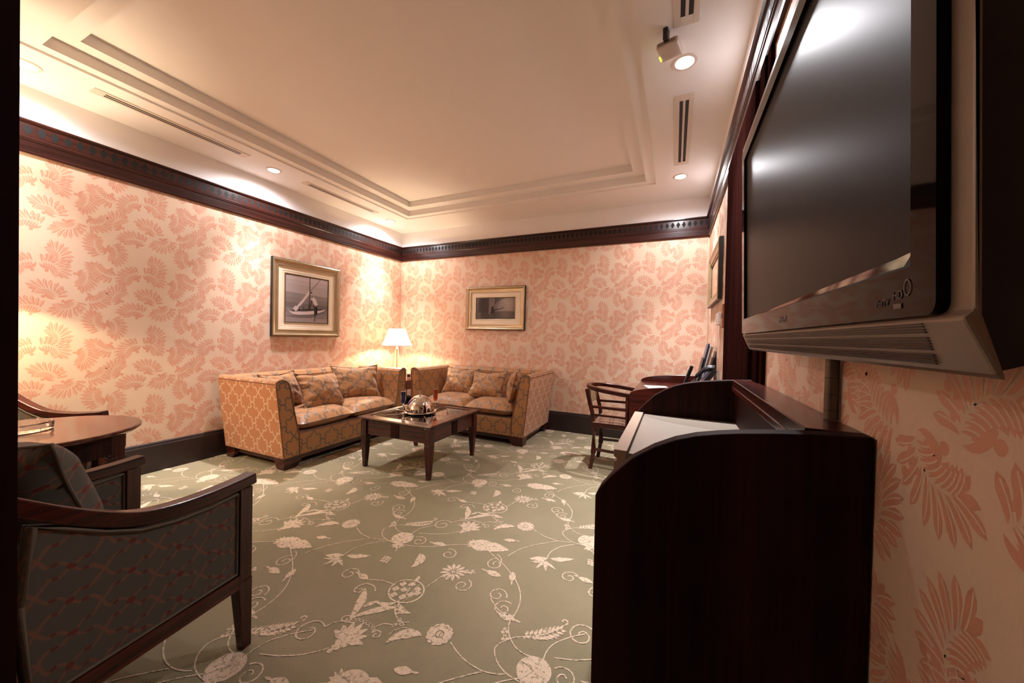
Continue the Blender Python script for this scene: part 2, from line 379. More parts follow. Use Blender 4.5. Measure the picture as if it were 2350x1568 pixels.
def paper_wall(name, origin, du, dv, ulen, vlen, nrm, uoff=0., voff=0., holes=(), parent=None):
    """flat papered wall: ground rectangle and printed figures in one mesh"""
    mb = MB(); O = Vector(origin); du = Vector(du); dv = Vector(dv); nv = Vector(nrm)
    mb.add([O, O+du*ulen, O+du*ulen+dv*vlen, O+dv*vlen], [(0, 1, 2, 3)])
    mb.add([O-nv*.1, O+du*ulen-nv*.1, O+du*ulen+dv*vlen-nv*.1, O+dv*vlen-nv*.1], [(3, 2, 1, 0)])
    for i, j in ((0, 1), (1, 2), (2, 3), (3, 0)): mb.f.append((i, 4+i, 4+j, j)); mb.mi.append(0)
    vs = []; fs = []; ins = nv*.00006; nf = []
    for iu in range(-1, int((ulen+abs(uoff))/TW)+2):
        for iv in range(-1, int((vlen+abs(voff))/TH)+2):
            for ti, q in enumerate(TILE+VEIN):
                vz = ti >= len(TILE)
                qq = [(x+iu*TW-uoff, y+iv*TH-voff) for x, y in q]
                if any(not (0 < x < ulen and 0 < y < vlen) for x, y in qq): continue
                k = len(vs); vs += [tuple(O+du*x+dv*y+ins*(1+.07*(TILE_Z[ti]) if not vz else 3.4+.07*(ti*7 % 29))) for x, y in qq]; fs.append(tuple(range(k, k+len(qq)))); nf.append(0 if vz else 1)
    mb.add(vs, fs, 1); mb.mi[-len(nf):] = nf
    o = mb.build(name, [M['paper'], M['damask']]); tag(o, kind='structure')
    return o
paper_wall('wall_left', (XL, YF-.3, 0), (0, 1, 0), (0, 0, 1), YB-YF+.3, ZB+.05, (1, 0, 0), .12, .02)
paper_wall('wall_back', (XL, YB, 0), (1, 0, 0), (0, 0, 1), XR-XL, ZB+.05, (0, -1, 0), .30, .16)
paper_wall('wall_right', (XR, -.5, 0), (0, 1, 0), (0, 0, 1), YB+.5, ZB+.05, (-1, 0, 0), .2, .34)

def carpet_tile():
    o = []; S = 1.0
    def add(polys, c, ang=0, s_=1, m_=1): o.extend(xf(polys, c, ang, s_, m_))
    pom = []       # open pomegranate: outlined bulb full of small flowers
    disc(pom, (0, 0), .088, .078, 0, 20, .91)
    for (x, y) in [(-.045, .03), (-.005, .045), (.04, .03), (-.055, -.01), (-.015, 0), (.035, -.012), (.055, .01), (-.035, -.045), (.01, -.04)]:
        for k in range(4): disc(pom, (x+.009*math.cos(k*PI/2+.4), y+.009*math.sin(k*PI/2+.4)), .0085, seg=6)
    stroke(pom, bez((0, .07), (-.02, .03), (.03, 0), (.01, -.07)), .003); stroke(pom, bez((.03, .06), (.01, .02), (.05, 0), (.03, -.06)), .002)
    blade(pom, (0, .07), PI/2+.3, .045, .012, 0); blade(pom, (.02, -.075), -PI/2+.6, .10, .014, 1.2); blade(pom, (.01, -.075), -PI/2-.4, .11, .013, -1.4)
    add(pom, (-1.114, 1.339))
    trump = []; blade(trump, (0, -.07), PI/2+.2, .19, .022, .5, 8, .55); stroke(trump, bez((-.03, .10), (-.05, .14), (-.14, .13), (-.12, .07)), .003); spiral(trump, (-.10, .075), .028, 2.4, 1.1, .003, 1)
    blade(trump, (0, -.07), PI/2-.5, .20, .018, -.5, 8, .6); blade(trump, (0, 0), PI/2-.2, .07, .012, -.6)
    add(trump, (-1.215, 1.175))
    lot = []
    for k in range(-3, 4): blade(lot, (0, -.03), PI/2-k*.38, .10-.006*abs(k), .017, -k*.1, 6, .5)
    disc(lot, (0, -.04), .03, .02); disc(lot, (-.005, -.065), .018, .012); disc(lot, (-.012, -.085), .01, .01)
    for k in range(-4, 5): disc(lot, (k*.018, .075-.0012*k*k), .009, seg=10, r0=.6)
    spiral(lot, (-.085, .05), .024, 0, 1.2, .003, 1); spiral(lot, (.09, .045), .024, PI, 1.2, .003, -1)
    stroke(lot, bez((.06, .075), (.08, .12), (.10, .10), (.13, .12)), .0025)
    for k in range(3): disc(lot, (.13+.016*math.cos(k*2.1), .13+.016*math.sin(k*2.1)), .013, .009, k*2.1, 8, .55)
    add(lot, (-1.145, 1.045), 0)
    spiral(o, (-1.31, .985), .06, .9, 1.4, .0032, 1, 26); stroke(o, bez((-1.27, 1.03), (-1.25, 1.10), (-1.2, 1.08), (-1.18, 1.10)), .003)
    dai = []
    for k in range(12): blade(dai, (.012*math.cos(k*PI/6), .012*math.sin(k*PI/6)), k*PI/6, .055, .0105, 0, 4, .65)
    disc(dai, (0, 0), .010); add(dai, (-.994, 1.55))
    ros = []
    for k in range(13): disc(ros, (.042*math.cos(k*2*PI/13), .042*math.sin(k*2*PI/13)), .0125, seg=8)
    disc(ros, (0, 0), .034, seg=14, r0=.55); disc(ros, (0, 0), .014)
    add(ros, (-.829, 1.202)); 
    pais = []; blade(pais, (.06, .01), PI-.1, .15, .025, 1.5, 10, .4); stroke(pais, bez((.05, .005), (0, .03), (-.05, .02), (-.06, -.04)), .002)
    add(pais, (-.95, 1.155)); pai2 = []; blade(pai2, (-.03, .03), -.2, .13, .028, -1.6, 9, .4); add(pai2, (-1.219, 1.563), -.2)
    bud = []
    for k in (-1, 0, 1): blade(bud, (0, -.038), PI/2+k*.42, .082, .012 if k else .016, -k*.75, 6, .5)
    blade(bud, (0, .035), PI/2, .03, .006, 0)
    for (x, y, an, s_) in [(-1.371, 1.325, 1.4, 1.0), (-1.199, 1.721, 1.7, 1.1), (-.854, 1.937, -1.3, .95), (-1.625, 1.863, -1.6, 1.05), (-.709, 1.649, -2.8, .95), (-.805, 1.628, 1.5, 1.15)]: add(bud, (x, y), an, s_)
    straw = []
    disc(straw, (-.02, 0), .055, .048, 0, 16); blade(straw, (.0, 0), 0, .12, .045, 0, 6, .25)
    for k in range(5): blade(straw, (-.055, 0), PI+(k-2)*.45, .045, .009, 0, 4)
    add(straw, (-.956, 1.824), .15, 1.15)
    seed = []; disc(seed, (0, 0), .058, .055, 0, 18)
    for k in range(5): blade(seed, (.0, -.048), -PI/2+(k-2)*.42, .05, .010, 0, 4)
    add(seed, (-1.431, 1.678), .35, 1.1)
    fea = []
    for k in range(9):
        t = k/8; x = -.07+.14*t; y = -.02+.05*t*t
        blade(fea, (x, y), .5+1.1, .026+.02*math.sin(PI*t), .008, -.5, 4); blade(fea, (x, y), .5-1.1, .024+.02*math.sin(PI*t), .008, .5, 4)
    stroke(fea, bez((-.08, -.03), (0, -.01), (.05, .02), (.10, .07)), .004); spiral(fea, (.085, .075), .014, 0, .8, .004)
    add(fea, (-1.452, 1.848), .3)
    lf = []; blade(lf, (0, 0), 0, .13, .022, .5, 8, .45)
    add(lf, (-1.585, 1.415), .15); lf2 = []; blade(lf2, (0, 0), 0, .10, .024, -.4, 8, .45); add(lf2, (-1.60, 1.41), PI+.7)
    for k in range(4): blade(o, (-1.60, 1.385), -PI/2+(k-1.5)*.5, .085, .011, .3*(k-1.5))
    for k in range(9): disc(o, (-1.376+.016*(k % 3-1)+.004*(k//3), 1.497-.018*(k//3)), .0085, seg=7)
    for (x, y, an, hd) in [(-1.325, 1.695, 2.6, -1), (-.72, 1.50, 0, 1), (-.90, 1.485, 1.4, -1), (-1.10, 1.665, 2.2, -1), (-.83, 1.70, 2., 1), (-1.66, 1.90, 1., 1), (-1.45, 1.31, .4, 1)]:
        spiral(o, (x, y), .048, an, 1.35, .003, hd, 22)
    for (x, y) in [(-.93, 1.58), (-.905, 1.59), (-1.07, 1.24), (-1.05, 1.225), (-.60, 1.33), (-.585, 1.30)]:
        for k in range(3): disc(o, (x+.010*math.cos(k*2.1), y+.010*math.sin(k*2.1)), .008, seg=6)
    V = [((-.92, 1.79), (-.80, 1.72), (-.58, 1.62), (-.60, 1.42)), ((-.60, 1.42), (-.62, 1.33), (-.52, 1.24), (-.45, 1.27)),
         ((-1.42, 1.70), (-1.40, 1.76), (-1.46, 1.80), (-1.30, 1.92)), ((-1.20, 1.70), (-1.35, 1.60), (-1.55, 1.58), (-1.60, 1.70)), ((-1.60, 1.70), (-1.60, 1.76), (-1.50, 1.83), (-1.45, 1.82)),
         ((-1.18, 1.72), (-1.12, 1.76), (-1.06, 1.78), (-1.02, 1.81)), ((-1.05, 1.40), (-1.02, 1.46), (-1.05, 1.50), (-1.0, 1.50)), ((-1.33, 1.32), (-1.25, 1.36), (-1.23, 1.34), (-1.19, 1.35)),
         ((-1.10, 1.25), (-1.06, 1.19), (-1.0, 1.17), (-.98, 1.20)), ((-.77, 1.19), (-.68, 1.13), (-.58, 1.12), (-.52, 1.16)), ((-.60, 1.13), (-.70, 1.05), (-.78, .97), (-.80, .87)),
         ((-1.17, .97), (-1.22, .90), (-1.30, .86), (-1.38, .84)), ((-.60, 1.42), (-.66, 1.40), (-.68, 1.42), (-.74, 1.47)), ((-.86, 1.78), (-.80, 1.76), (-.80, 1.70), (-.81, 1.67)), ((-1.60, 1.40), (-1.62, 1.52), (-1.55, 1.58), (-1.42, 1.66)), ((-1.38, 1.56), (-1.38, 1.58), (-1.40, 1.61), (-1.44, 1.64))]
    for v in V: stroke(o, bez(*v), .0026)
    return o
CT = [untwist(q) for q in carpet_tile()]
mb = MB(); FX0, FX1, FY0, FY1 = XL-.1, XR+.1, -1.6, YB+.1
mb.add([(FX0, FY0, 0), (FX1, FY0, 0), (FX1, FY1, 0), (FX0, FY1, 0)], [(0, 1, 2, 3)])
mb.add([(FX0, FY0, -.1), (FX1, FY0, -.1), (FX1, FY1, -.1), (FX0, FY1, -.1)], [(3, 2, 1, 0)])
for i, j in ((0, 1), (1, 2), (2, 3), (3, 0)): mb.f.append((i, 4+i, 4+j, j)); mb.mi.append(0)
vs = []; fs = []
for i in range(-3, 3):
    for j in range(-4, 6):
        ox, oy = i*1.0, j*.922+(.459 if i % 2 else 0)
        for ti, q in enumerate(CT):
            qq = [(x+ox, y+oy) for x, y in q]
            if any(not (XL < x < XR and -.3 < y < YB) for x, y in qq): continue
            k = len(vs); vs += [(x, y, .0007+.00004*((ti*7) % 29)) for x, y in qq]; fs.append(tuple(range(k, k+len(qq))))
mb.add(vs, fs, 1)
tag(mb.build('floor', [M['carpet'], M['carpet_fig']]), kind='structure')

# ------------------------------------------------------------------ ceiling with stepped tray
def rect_loft(mb, rects):       # rects: (x0,x1,y0,y1,z)
    for (p_, q) in zip(rects[:-1], rects[1:]):
        A = [(p_[0], p_[2], p_[4]), (p_[1], p_[2], p_[4]), (p_[1], p_[3], p_[4]), (p_[0], p_[3], p_[4])]
        B = [(q[0], q[2], q[4]), (q[1], q[2], q[4]), (q[1], q[3], q[4]), (q[0], q[3], q[4])]
        mb.add(A+B, [(i, (i+1) % 4, 4+(i+1) % 4, 4+i) for i in range(4)])
    q = rects[-1]; mb.add([(q[0], q[2], q[4]), (q[1], q[2], q[4]), (q[1], q[3], q[4]), (q[0], q[3], q[4])], [(0, 1, 2, 3)])
mb = MB(); oX = (-3.42, -.21, .715, 3.99); s1 = (-3.345, -.302, .79, 3.92); s2 = (-3.235, -.42, .905, 3.80)
rect_loft(mb, [(XL-.1, XR+.1, -1.6, YB+.1, HC), (*oX, HC), (*oX, HC+.015), (*s1, HC+.015), (*s1, HC+.085), (*s2, HC+.085), (*s2, HC+.155)])
tag(mb.build('ceiling', M['ceil']), kind='structure')
# white band of wall above the cornice
for nm, b in (('wall_left_upper', (XL-.1, XL+.008, YF-.3, YB, ZT-.02, HC)), ('wall_back_upper', (XL, XR, YB-.008, YB+.1, ZT-.02, HC)), ('wall_right_upper', (XR-.008, XR+.1, -.5, YB, ZT-.02, HC))):
    m_ = MB().box(*b); 
    # small cove strip at the foot of the band
    tag(m_.build(nm, M['white']), kind='structure')
# front wall (doorway the camera stands in) and corridor behind
mb = MB().box(XL-.1, -.56, YF-.2, YF, 0, HC); tag(mb.build('wall_front', M['paper']), kind='structure')
tag(MB().box(-1.9, XR+.1, -1.6, -1.5, 0, HC).build('wall_corridor', M['white']), kind='structure')
tag(MB().box(-1.9, -1.8, -1.5, YF-.2, 0, HC).build('wall_corridor_side', M['white']), kind='structure')
# cornice: moulded timber with inlaid frieze
def cornice(name, horiz, a0, a1, wallpos, sgn, mat):
    """sgn: direction into the room along the other axis"""
    prof = [(-.02, ZB-.004), (.016, ZB-.004), (.020, ZB+.006), (.016, ZB+.012), (.016, ZB+.078), (.022, ZB+.082), (.022, ZB+.090), (.026, ZB+.094), (.026, ZB+.101), (.020, ZB+.106), (.020, ZT-.022), (.030, ZT-.018), (.038, ZT-.008), (.038, ZT), (-.02, ZT)]
    pr = [(wallpos+sgn*p_, z_) for p_, z_ in prof]; mb = MB()
    mb.prism(pr, 'x' if horiz == 'x' else 'y', a0, a1)
    z0, z1 = ZB+.110, ZT-.026; zm = (z0+z1)/2; hh = (z1-z0)/2; pos = wallpos+sgn*.0206
    k = int((a1-a0)/.058); vs = []; fs = []
    def pt(a_, z_): return (a_, pos, z_) if horiz == 'x' else (pos, a_, z_)
    for i in range(k):
        c = a0+(i+.5)*(a1-a0)/k; n = len(vs); vs += [pt(c-.021, zm), pt(c, zm-hh*.95), pt(c+.021, zm), pt(c, zm+hh*.95)]; fs.append((n, n+1, n+2, n+3))
    mb.add(vs, fs, 1)
    for z_ in (z0-.002, z1+.001):
        pass
    o = mb.build(name, [mat, M['inlay']]); tag(o, kind='structure'); return o
cornice('trim_1', 'y', YF, YB, XL, 1, M['cornice_y']); cornice('trim_2', 'x', XL, XR, YB, -1, M['cornice_x']); cornice('trim_3', 'y', -.5, YB, XR, -1, M['cornice_y'])
# baseboards
bp = lambda w_, s_: [(w_-s_*.02, 0), (w_+s_*.020, 0), (w_+s_*.020, BT-.03), (w_+s_*.014, BT-.02), (w_+s_*.014, BT-.008), (w_+s_*.008, BT), (w_-s_*.02, BT)]
tag(MB().prism(bp(XL, 1), 'y', YF, YB).build('baseboard_left', M['base_dark']), kind='structure')
tag(MB().prism(bp(YB, -1), 'x', XL, XR).build('baseboard_back', M['base_dark']), kind='structure')
tag(MB().prism(bp(XR, -1), 'y', -.5, YB).build('baseboard_right', M['base_dark']), kind='structure')
# wood-clad pilaster and narrow casing on the right wall
mb = MB().box(XR-.028, XR+.01, 1.91, 2.80, 0, ZB+.0); tag(mb.build('trim_4', M['pilaster'], bevel=.003), kind='structure')
mb = MB().box(XR-.022, XR+.01, 1.755, 1.845, 0, ZB); mb.box(XR-.014, XR+.01, 1.70, 1.755, 0, ZB); tag(mb.build('trim_5', M['pilaster'], bevel=.002), kind='structure')
# door jamb at the camera's left: moulded dark timber
J = -.478
prof = [(J, YF+.012), (J, YF-.006), (J+.004, YF-.010), (J, YF-.014), (J, YF-.022), (J+.003, YF-.025), (J, YF-.030), (J, YF-.3), (J-.1, YF-.3), (J-.1, YF+.012)]
mb = MB().prism(prof, 'z', 0, HC); tag(mb.build('door_1', M['wood_panel']), kind='structure')

# ------------------------------------------------------------------ downlights
def downlight(x, y, label, k=1.):
    t = empty('recessed_downlight', (x, y, HC), 0, label, 'downlight', 'recessed downlights in the ceiling border')
    MB().lathe([(.048, -.001), (.050, -.006), (.064, -.006), (.068, .001)], seg=32).build('trim_ring', M['vent'], t, smooth=True)
    MB().lathe([(.0, -.002), (.049, -.002), (.049, .0)], seg=24).build('lens', M['lamp_disc'], t)
    l = bpy.data.lights.new('downlight_beam', 'SPOT'); l.energy = DOWN_W*k; l.color = DOWN_COL; l.spot_size = math.radians(68); l.spot_blend = 1.; l.shadow_soft_size = .045
    lo = bpy.data.objects.new('downlight_beam', l); C.objects.link(lo); lo.parent = t; lo.location = (0, 0, -.012)
    l = bpy.data.lights.new('downlight_spill', 'SPOT'); l.energy = SPILL_W*k; l.color = DOWN_COL; l.spot_size = math.radians(168); l.spot_blend = .6; l.shadow_soft_size = .045
    lo = bpy.data.objects.new('downlight_spill', l); C.objects.link(lo); lo.parent = t; lo.location = (0, 0, -.012)
    return t
downlight(-3.655, .80, 'white recessed downlight beside the dark door jamb, nearest on the left border', .5)
downlight(-3.655, 2.30, 'white recessed downlight between the two long slot vents on the left', .78)
downlight(-3.69, 3.95, 'white recessed downlight by the far left corner above the lamp', .8)
downlight(.015, 2.30, 'white recessed downlight touching the ceiling wireless box on the right')
downlight(.017, 3.885, 'white recessed downlight at the far end of the right slot vent')

# ------------------------------------------------------------------ slot vents
def vent(x, y0, y1, hw, fins, label):
    t = empty('slot_vent', (x, (y0+y1)/2, HC), 0, label, 'vent', 'linear slot vents in the ceiling border'); L = (y1-y0)/2
    s_ = .36*hw; g = .13*hw; e = .06
    mb = MB().box(-hw, -g-s_, -L, L, -.006, .0).box(g+s_, hw, -L, L, -.006, .0).box(-g-s_, g+s_, -L, -L+e, -.006, .0).box(-g-s_, g+s_, L-e, L, -.006, .0).box(-g, g, -L+e, L-e, -.006, 0)
    mb.build('frame', M['vent'], t, bevel=.0015)
    for s2_ in (-1, 1):
        c = s2_*(g+s_/2); b = MB().box(c-s_/2, c+s_/2, -L+e, L-e, -.0057, .0).build('slot', M['black'], t)
        if fins:
            mb = MB(); n = int((2*L-2*e)/.045)
            for i in range(n): yy = -L+e+(i+.5)*(2*L-2*e)/n; mb.box(c-s_/2, c+s_/2, yy-.002, yy+.002, -.0064, -.005)
            f_ = mb.build('fins', M['fin'], b); f_['kind'] = 'stuff'
    return t
vent(-3.60, 1.06, 2.03, .045, False, 'long thin slot vent on the left border near the doorway')
vent(-3.63, 2.60, 3.63, .045, False, 'long thin slot vent on the left border toward the far corner')
vent(.022, 2.60, 3.62, .058, True, 'white slot vent with dark gaps on the right border between two downlights')
vent(.017, 1.02, 2.03, .058, True, 'white slot vent at the top edge of the photo beside the wireless box')

# ceiling wireless box
t = empty('wireless_access_point', (-.06, 2.09, 2.742), math.radians(-14), 'white wireless box with green lights hanging under the ceiling beside a downlight', 'router')
MB().box(-.055, .055, -.06, .06, -.018, .016).build('housing', M['white_plastic'], t, bevel=.012, bseg=3)
mb = MB()
for rr in (.012, .022, .032, .040): mb.lathe([(rr, -.0192), (rr+.0022, -.0196), (rr+.0044, -.0192)], seg=28)
mb.build('ring_emboss', M['vent'], t, smooth=True)
mb = MB()
for i in range(13): mb.box(-.042+i*.0065, -.0395+i*.0065, -.0605, -.052, -.010, .006)
mb.build('vent_slots', M['fin'], t)
for i, dy in enumerate((.012, .022, .037)): MB().box(-.0565, -.0525, dy-.003, dy+.003, -.0185, -.011).build('status_light', M['led'], t)
MB().box(-.012, .010, -.085, -.045, .0, .058).build('mount_bracket', M['frame_black'], t, bevel=.001)

# ------------------------------------------------------------------ sofas
def lathe_piping(mb, pts, r_=.006): mb.tube(pts, r_, 6)
def make_sofa(loc, rz, label):
    """local: x along the width 0..1.51 at the base, y=0 front, y=.88 back"""
    t = empty('sofa', loc, rz, label, 'sofa'); W, D, H = 1.51, .86, .785; FL = .06
    # arm cross-section (x,z), left arm; outer face flares outward
    arm = [(.0, .10), (-FL*.93, .735), (-FL*.9, .765), (-FL*.6, .780), (-FL*.1, .786), (.03, .775), (.055, .752), (.072, .70), (.10, .50), (.13, .35), (.145, .28), (.145, .10)]
    for s_ in (0, 1):
        pr = [(x, z) for x, z in arm] if s_ == 0 else [(W-x, z) for x, z in arm]
        mb = MB()      # front leans back slightly, built from slices
        n = len(pr); vs = []
        for yy in (0., D):
            for (x, z) in pr: vs.append((x, yy+(.035*(z-.1)/.68 if yy == 0 else .03*(z-.1)/.68), z))
        fs = [(i, (i+1) % n, n+(i+1) % n, n+i) for i in range(n)]+[tuple(range(n)), tuple(range(2*n-1, n-1, -1))]
        mb.add(vs, fs)
        mi = []
        o = mb.build('arm', [M['sofa'], M['sofa_side_sheen']], t, bevel=.008, uv=True)
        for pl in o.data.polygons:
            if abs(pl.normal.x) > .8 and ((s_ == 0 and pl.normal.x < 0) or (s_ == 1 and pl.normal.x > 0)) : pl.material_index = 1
        pm = MB(); pm.tube([(x, .035*(z-.1)/.68-.002, z) for x, z in pr], .005, 6); pm.tube([(pr[1][0], .02, .752), (pr[1][0], D, .752)], .0045, 6)
        pm.build('piping', M['sofa_plain'], o, smooth=True)
    # back
    bk = [(D-.20, .26), (D-.15, .74), (D-.12, .778), (D-.06, .786), (D+.0, .778), (D+.028, .74), (D, .10), (D-.2, .10)]
    for i in range(2):      # the back is seamed in the middle
        x0, x1 = (.02, W/2) if i == 0 else (W/2, W-.02)
        MB().prism(bk, 'x', x0, x1).build('backrest', M['sofa'], t, bevel=.008, uv=True)
    MB().box(.14, W-.14, .004, D-.1, .10, .29).build('seat_base', M['sofa'], t, bevel=.008, uv=True)
    # seat cushions
    for i in range(2):
        x0 = .15+i*(W-.30)/2; x1 = x0+(W-.30)/2; mb = MB(); N = 14; K = 12; vs = []; fs = []
        def sup(t_): return (1-abs(2*t_-1)**5)**.35 if 0 < t_ < 1 else 0
        for zz in (0, 1):
            for j in range(K+1):
                for k in range(N+1):
                    u, v = k/N, j/K; th = .075*(1-abs(2*u-1)**6)**.4*(1-abs(2*v-1)**6)**.4 if 0 < k < N and 0 < j < K else 0
                    crown = .022*math.sin(PI*u)*math.sin(PI*min(1, v*1.1+.05)); x = x0+(x1-x0)*u; y = -.012+(D-.14)*v
                    z = .375+(th+crown if zz else -th); z += .004*noise.noise(Vector((x*9, y*9, i*7.+zz)))
                    vs.append((x, y, z))
        o_ = (K+1)*(N+1)
        for zz in (0, 1):
            for j in range(K):
                for k in range(N):
                    a_ = zz*o_+j*(N+1)+k; q = (a_, a_+1, a_+N+2, a_+N+1); fs.append(q if zz else q[::-1])
        mb.add(vs, fs); 
        o = mb.build('seat_cushion', M['sofa'], t, smooth=True, uv=True)
        bm = bmesh.new(); bm.from_mesh(o.data); bmesh.ops.remove_doubles(bm, verts=bm.verts, dist=.0005); bm.to_mesh(o.data); bm.free()
        for pl in o.data.polygons: pl.use_smooth = True
        ss = o.modifiers.new('sub', 'SUBSURF'); ss.levels = 1; ss.render_levels = 1
    # plinth rail and bracket feet
    MB().box(.03, W-.03, .03, D-.03, .055, .10).build('plinth', M['wood_x'], t, bevel=.003)
    for sx in (0, 1):
        for sy in (0, 1):
            x0 = .0 if sx == 0 else W; y0 = .0 if sy == 0 else D; dx = 1 if sx == 0 else -1; dy = 1 if sy == 0 else -1
            mb = MB(); pf = [(0, 0), (.115, 0), (.13, .02), (.15, .045), (.16, .06), (.16, .098), (0, .098)]
            mb.prism([(x0+dx*(.01+q[0]), q[1]) for q in pf], 'y', y0+dy*.01, y0+dy*.05)
            mb.prism([(y0+dy*(.0118+q[0]*.8), q[1]*.995+.0003) for q in pf], 'x', x0+dx*.0090, x0+dx*.049)
            mb.build('foot', M['wood_x'], t)
    return t
# left sofa faces +x : rotate +90deg => local x -> +y, local y -> -x
make_sofa((-3.035, 2.03, 0), PI/2, 'two-seat orange patterned sofa against the left wall with sheen painted into its side')
make_sofa((-2.985, 3.635, 0), 0, 'two-seat orange patterned sofa against the back wall under the small picture')

def pillow(c, wv, upv, w_, h_, th, label, mat, seed, group, wrk=1.):
    wv = Vector(wv).normalized(); upv = Vector(upv); upv = (upv-wv*upv.dot(wv)).normalized(); nv = wv.cross(upv)
    N = 18; vs = []; fs = []; mb = MB(); rn = seed*13.7
    for side in (1, -1):
        for j in range(N+1):
            for k in range(N+1):
                u, v = 2*k/N-1, 2*j/N-1; e = max(0, (1-abs(u)**2.6))*max(0, (1-abs(v)**2.6)); d = th*.5*e**.5
                pin = 1+.09*(abs(u)*abs(v))**2-.05*(1-abs(v))*abs(u)**3*0; ku = u*w_/2*(1-.055*(1-v*v))*pin; kv = v*h_/2*(1-.07*(1-u*u))*pin
                wr = .020*wrk*noise.noise(Vector((u*2.2+v*1.5+rn, v*5+rn, side)))*(1-e**3)+.011*wrk*noise.noise(Vector((u*7+v*3+rn, v*3-u, rn)))
                vs.append(wv*ku+upv*kv+nv*(side*d+wr+.02*math.sin(u*2+rn)*v*.5))
    o_ = (N+1)**2
    for sd in (0, 1):
        for j in range(N):
            for k in range(N):
                a_ = sd*o_+j*(N+1)+k; q = (a_, a_+1, a_+N+2, a_+N+1); fs.append(q if sd == 0 else q[::-1])
    mb.add(vs, fs)
    uvs = None; me_o = mb.build('throw_cushion', mat, None, c, smooth=True)
    me = me_o.data; ul = me.uv_layers.new(name='UVMap').data
    for pl in me.polygons:
        pl.use_smooth = True
        for li in pl.loop_indices:
            co = me.vertices[me.loops[li].vertex_index].co; ul[li].uv = (co.dot(wv)+seed*.3, co.dot(upv)+seed*.17)
    bm = bmesh.new(); bm.from_mesh(me); bmesh.ops.remove_doubles(bm, verts=bm.verts, dist=.0006); bm.to_mesh(me); bm.free()
    ss = me_o.modifiers.new('sub', 'SUBSURF'); ss.levels = 1; ss.render_levels = 1
    ring = []
    for (u0, v0, u1, v1) in ((-1, -1, 1, -1), (1, -1, 1, 1), (1, 1, -1, 1), (-1, 1, -1, -1)):
        for i in range(10):
            u, v = u0+(u1-u0)*i/10, v0+(v1-v0)*i/10; pin = 1+.09*(abs(u)*abs(v))**2
            ring.append(wv*(u*w_/2*(1-.055*(1-v*v))*pin)+upv*(v*h_/2*(1-.07*(1-u*u))*pin)+nv*(.02*math.sin(u*2+rn)*v*.5))
    ring.append(ring[0]); MB().tube(ring, .0045, 6).build('piping', M['sofa_plain'] if mat is M['sofa'] else M['piping'], me_o, smooth=True)
    return tag(me_o, label, 'cushion', group)
GL, GR = 'scatter cushions on the left sofa', 'scatter cushions on the back sofa'
pillow((-3.46, 2.29, .63), (-.35, .95, 0), (-.35, .0, 1), .44, .34, .15, 'orange patterned cushion tucked behind the near arm of the left sofa', M['sofa'], 1, GL)
pillow((-3.335, 2.62, .60), (-.16, 1, -.04), (-.42, .05, 1), .52, .36, .15, 'creased orange cushion leaning in the middle of the left sofa', M['sofa'], 2, GL)
pillow((-3.40, 3.13, .625), (.42, .92, 0), (-.30, .12, 1), .50, .38, .16, 'orange patterned cushion in the far corner of the left sofa', M['sofa'], 3, GL)
pillow((-2.57, 4.09, .60), (1, .03, -.03), (.04, .42, 1), .46, .35, .15, 'orange cushion farthest left on the sofa under the small picture', M['sofa'], 4, GR)
pillow((-2.12, 4.00, .595), (1, -.10, .03), (-.03, .48, 1), .48, .34, .15, 'rumpled orange cushion in the middle of the sofa under the small picture', M['sofa'], 5, GR)
pillow((-1.745, 3.97, .615), (.35, -.92, 0), (.22, .2, 1), .42, .36, .15, 'orange cushion leaning against the right arm of the back sofa', M['sofa'], 6, GR)

# ------------------------------------------------------------------ coffee table
cx, cy, hs = -2.18, 2.80, .405
t = empty('coffee_table', (cx, cy, 0), 0, 'square dark wood coffee table with inset glass top before the sofas', 'coffee table')
mb = MB()      # bevelled top frame, mitred ring
o_, i_ = hs, hs-.075
for k in range(4):
    R_ = Matrix.Rotation(k*PI/2, 4, 'Z'); q = [(-o_, -o_, .446), (o_, -o_, .446), (o_-.004, -o_+.004, .458), (-o_+.004, -o_+.004, .458), (i_, -i_, .460), (-i_, -i_, .460), (i_, -i_, .452), (-i_, -i_, .452), (-o_+.03, -o_+.03, .430), (o_-.03, -o_+.03, .430)]
    mb.add([R_ @ Vector(v) for v in q], [(0, 1, 2, 3), (3, 2, 4, 5), (5, 4, 6, 7), (8, 9, 1, 0)])
mb.box(-o_+.03, o_-.03, -o_+.03, o_-.03, .425, .4305); mb.build('top_frame', M['wood_x'], t)
MB().box(-i_, i_, -i_, i_, .440, .4555).build('glass_panel', M['tint_glass'], t)
mb = MB()
for k in range(8):
    R_ = Matrix.Rotation(k*PI/4, 4, 'Z'); L = (i_-.02)*(1.414 if k % 2 else 1)
    mb.box(.075, L, -.0035, .0035, .4556, .4562, M4=R_)
for k in range(4): mb.box(-i_+.014, i_-.014, -i_+.014, -i_+.019, .4556, .4561, M4=Matrix.Rotation(k*PI/2, 4, 'Z'))
mb.build('inlay_lines', plain('pale_inlay', srgb(150, 122, 96), .3), t)
for k in range(4):
    mb = MB(); R_ = Matrix.Rotation(k*PI/2, 4, 'Z'); mb.box(-.33, .33, -.368, -.348, .30, .428, M4=R_)
    ap = mb.build('apron', M['wood_x'] if k % 2 == 0 else M['wood_y'], t, bevel=.002)
    MB().box(-.045, .045, -.373, -.367, .305, .425, M4=R_).build('carved_block', M['wood_panel'], ap, bevel=.003)
for sx in (-1, 1):
    for sy in (-1, 1):
        mb = MB(); x, y = sx*.352, sy*.352; mb.box(x-.031, x+.031, y-.031, y+.031, .29, .428); mb.box(x-.028, x+.028, y-.028, y+.028, .282, .29)
        mb.frustum((x, y, 0), (.016, .016), (x, y, .282), (.031, .031)); mb.build('leg', M['wood_z'], t, bevel=.002)
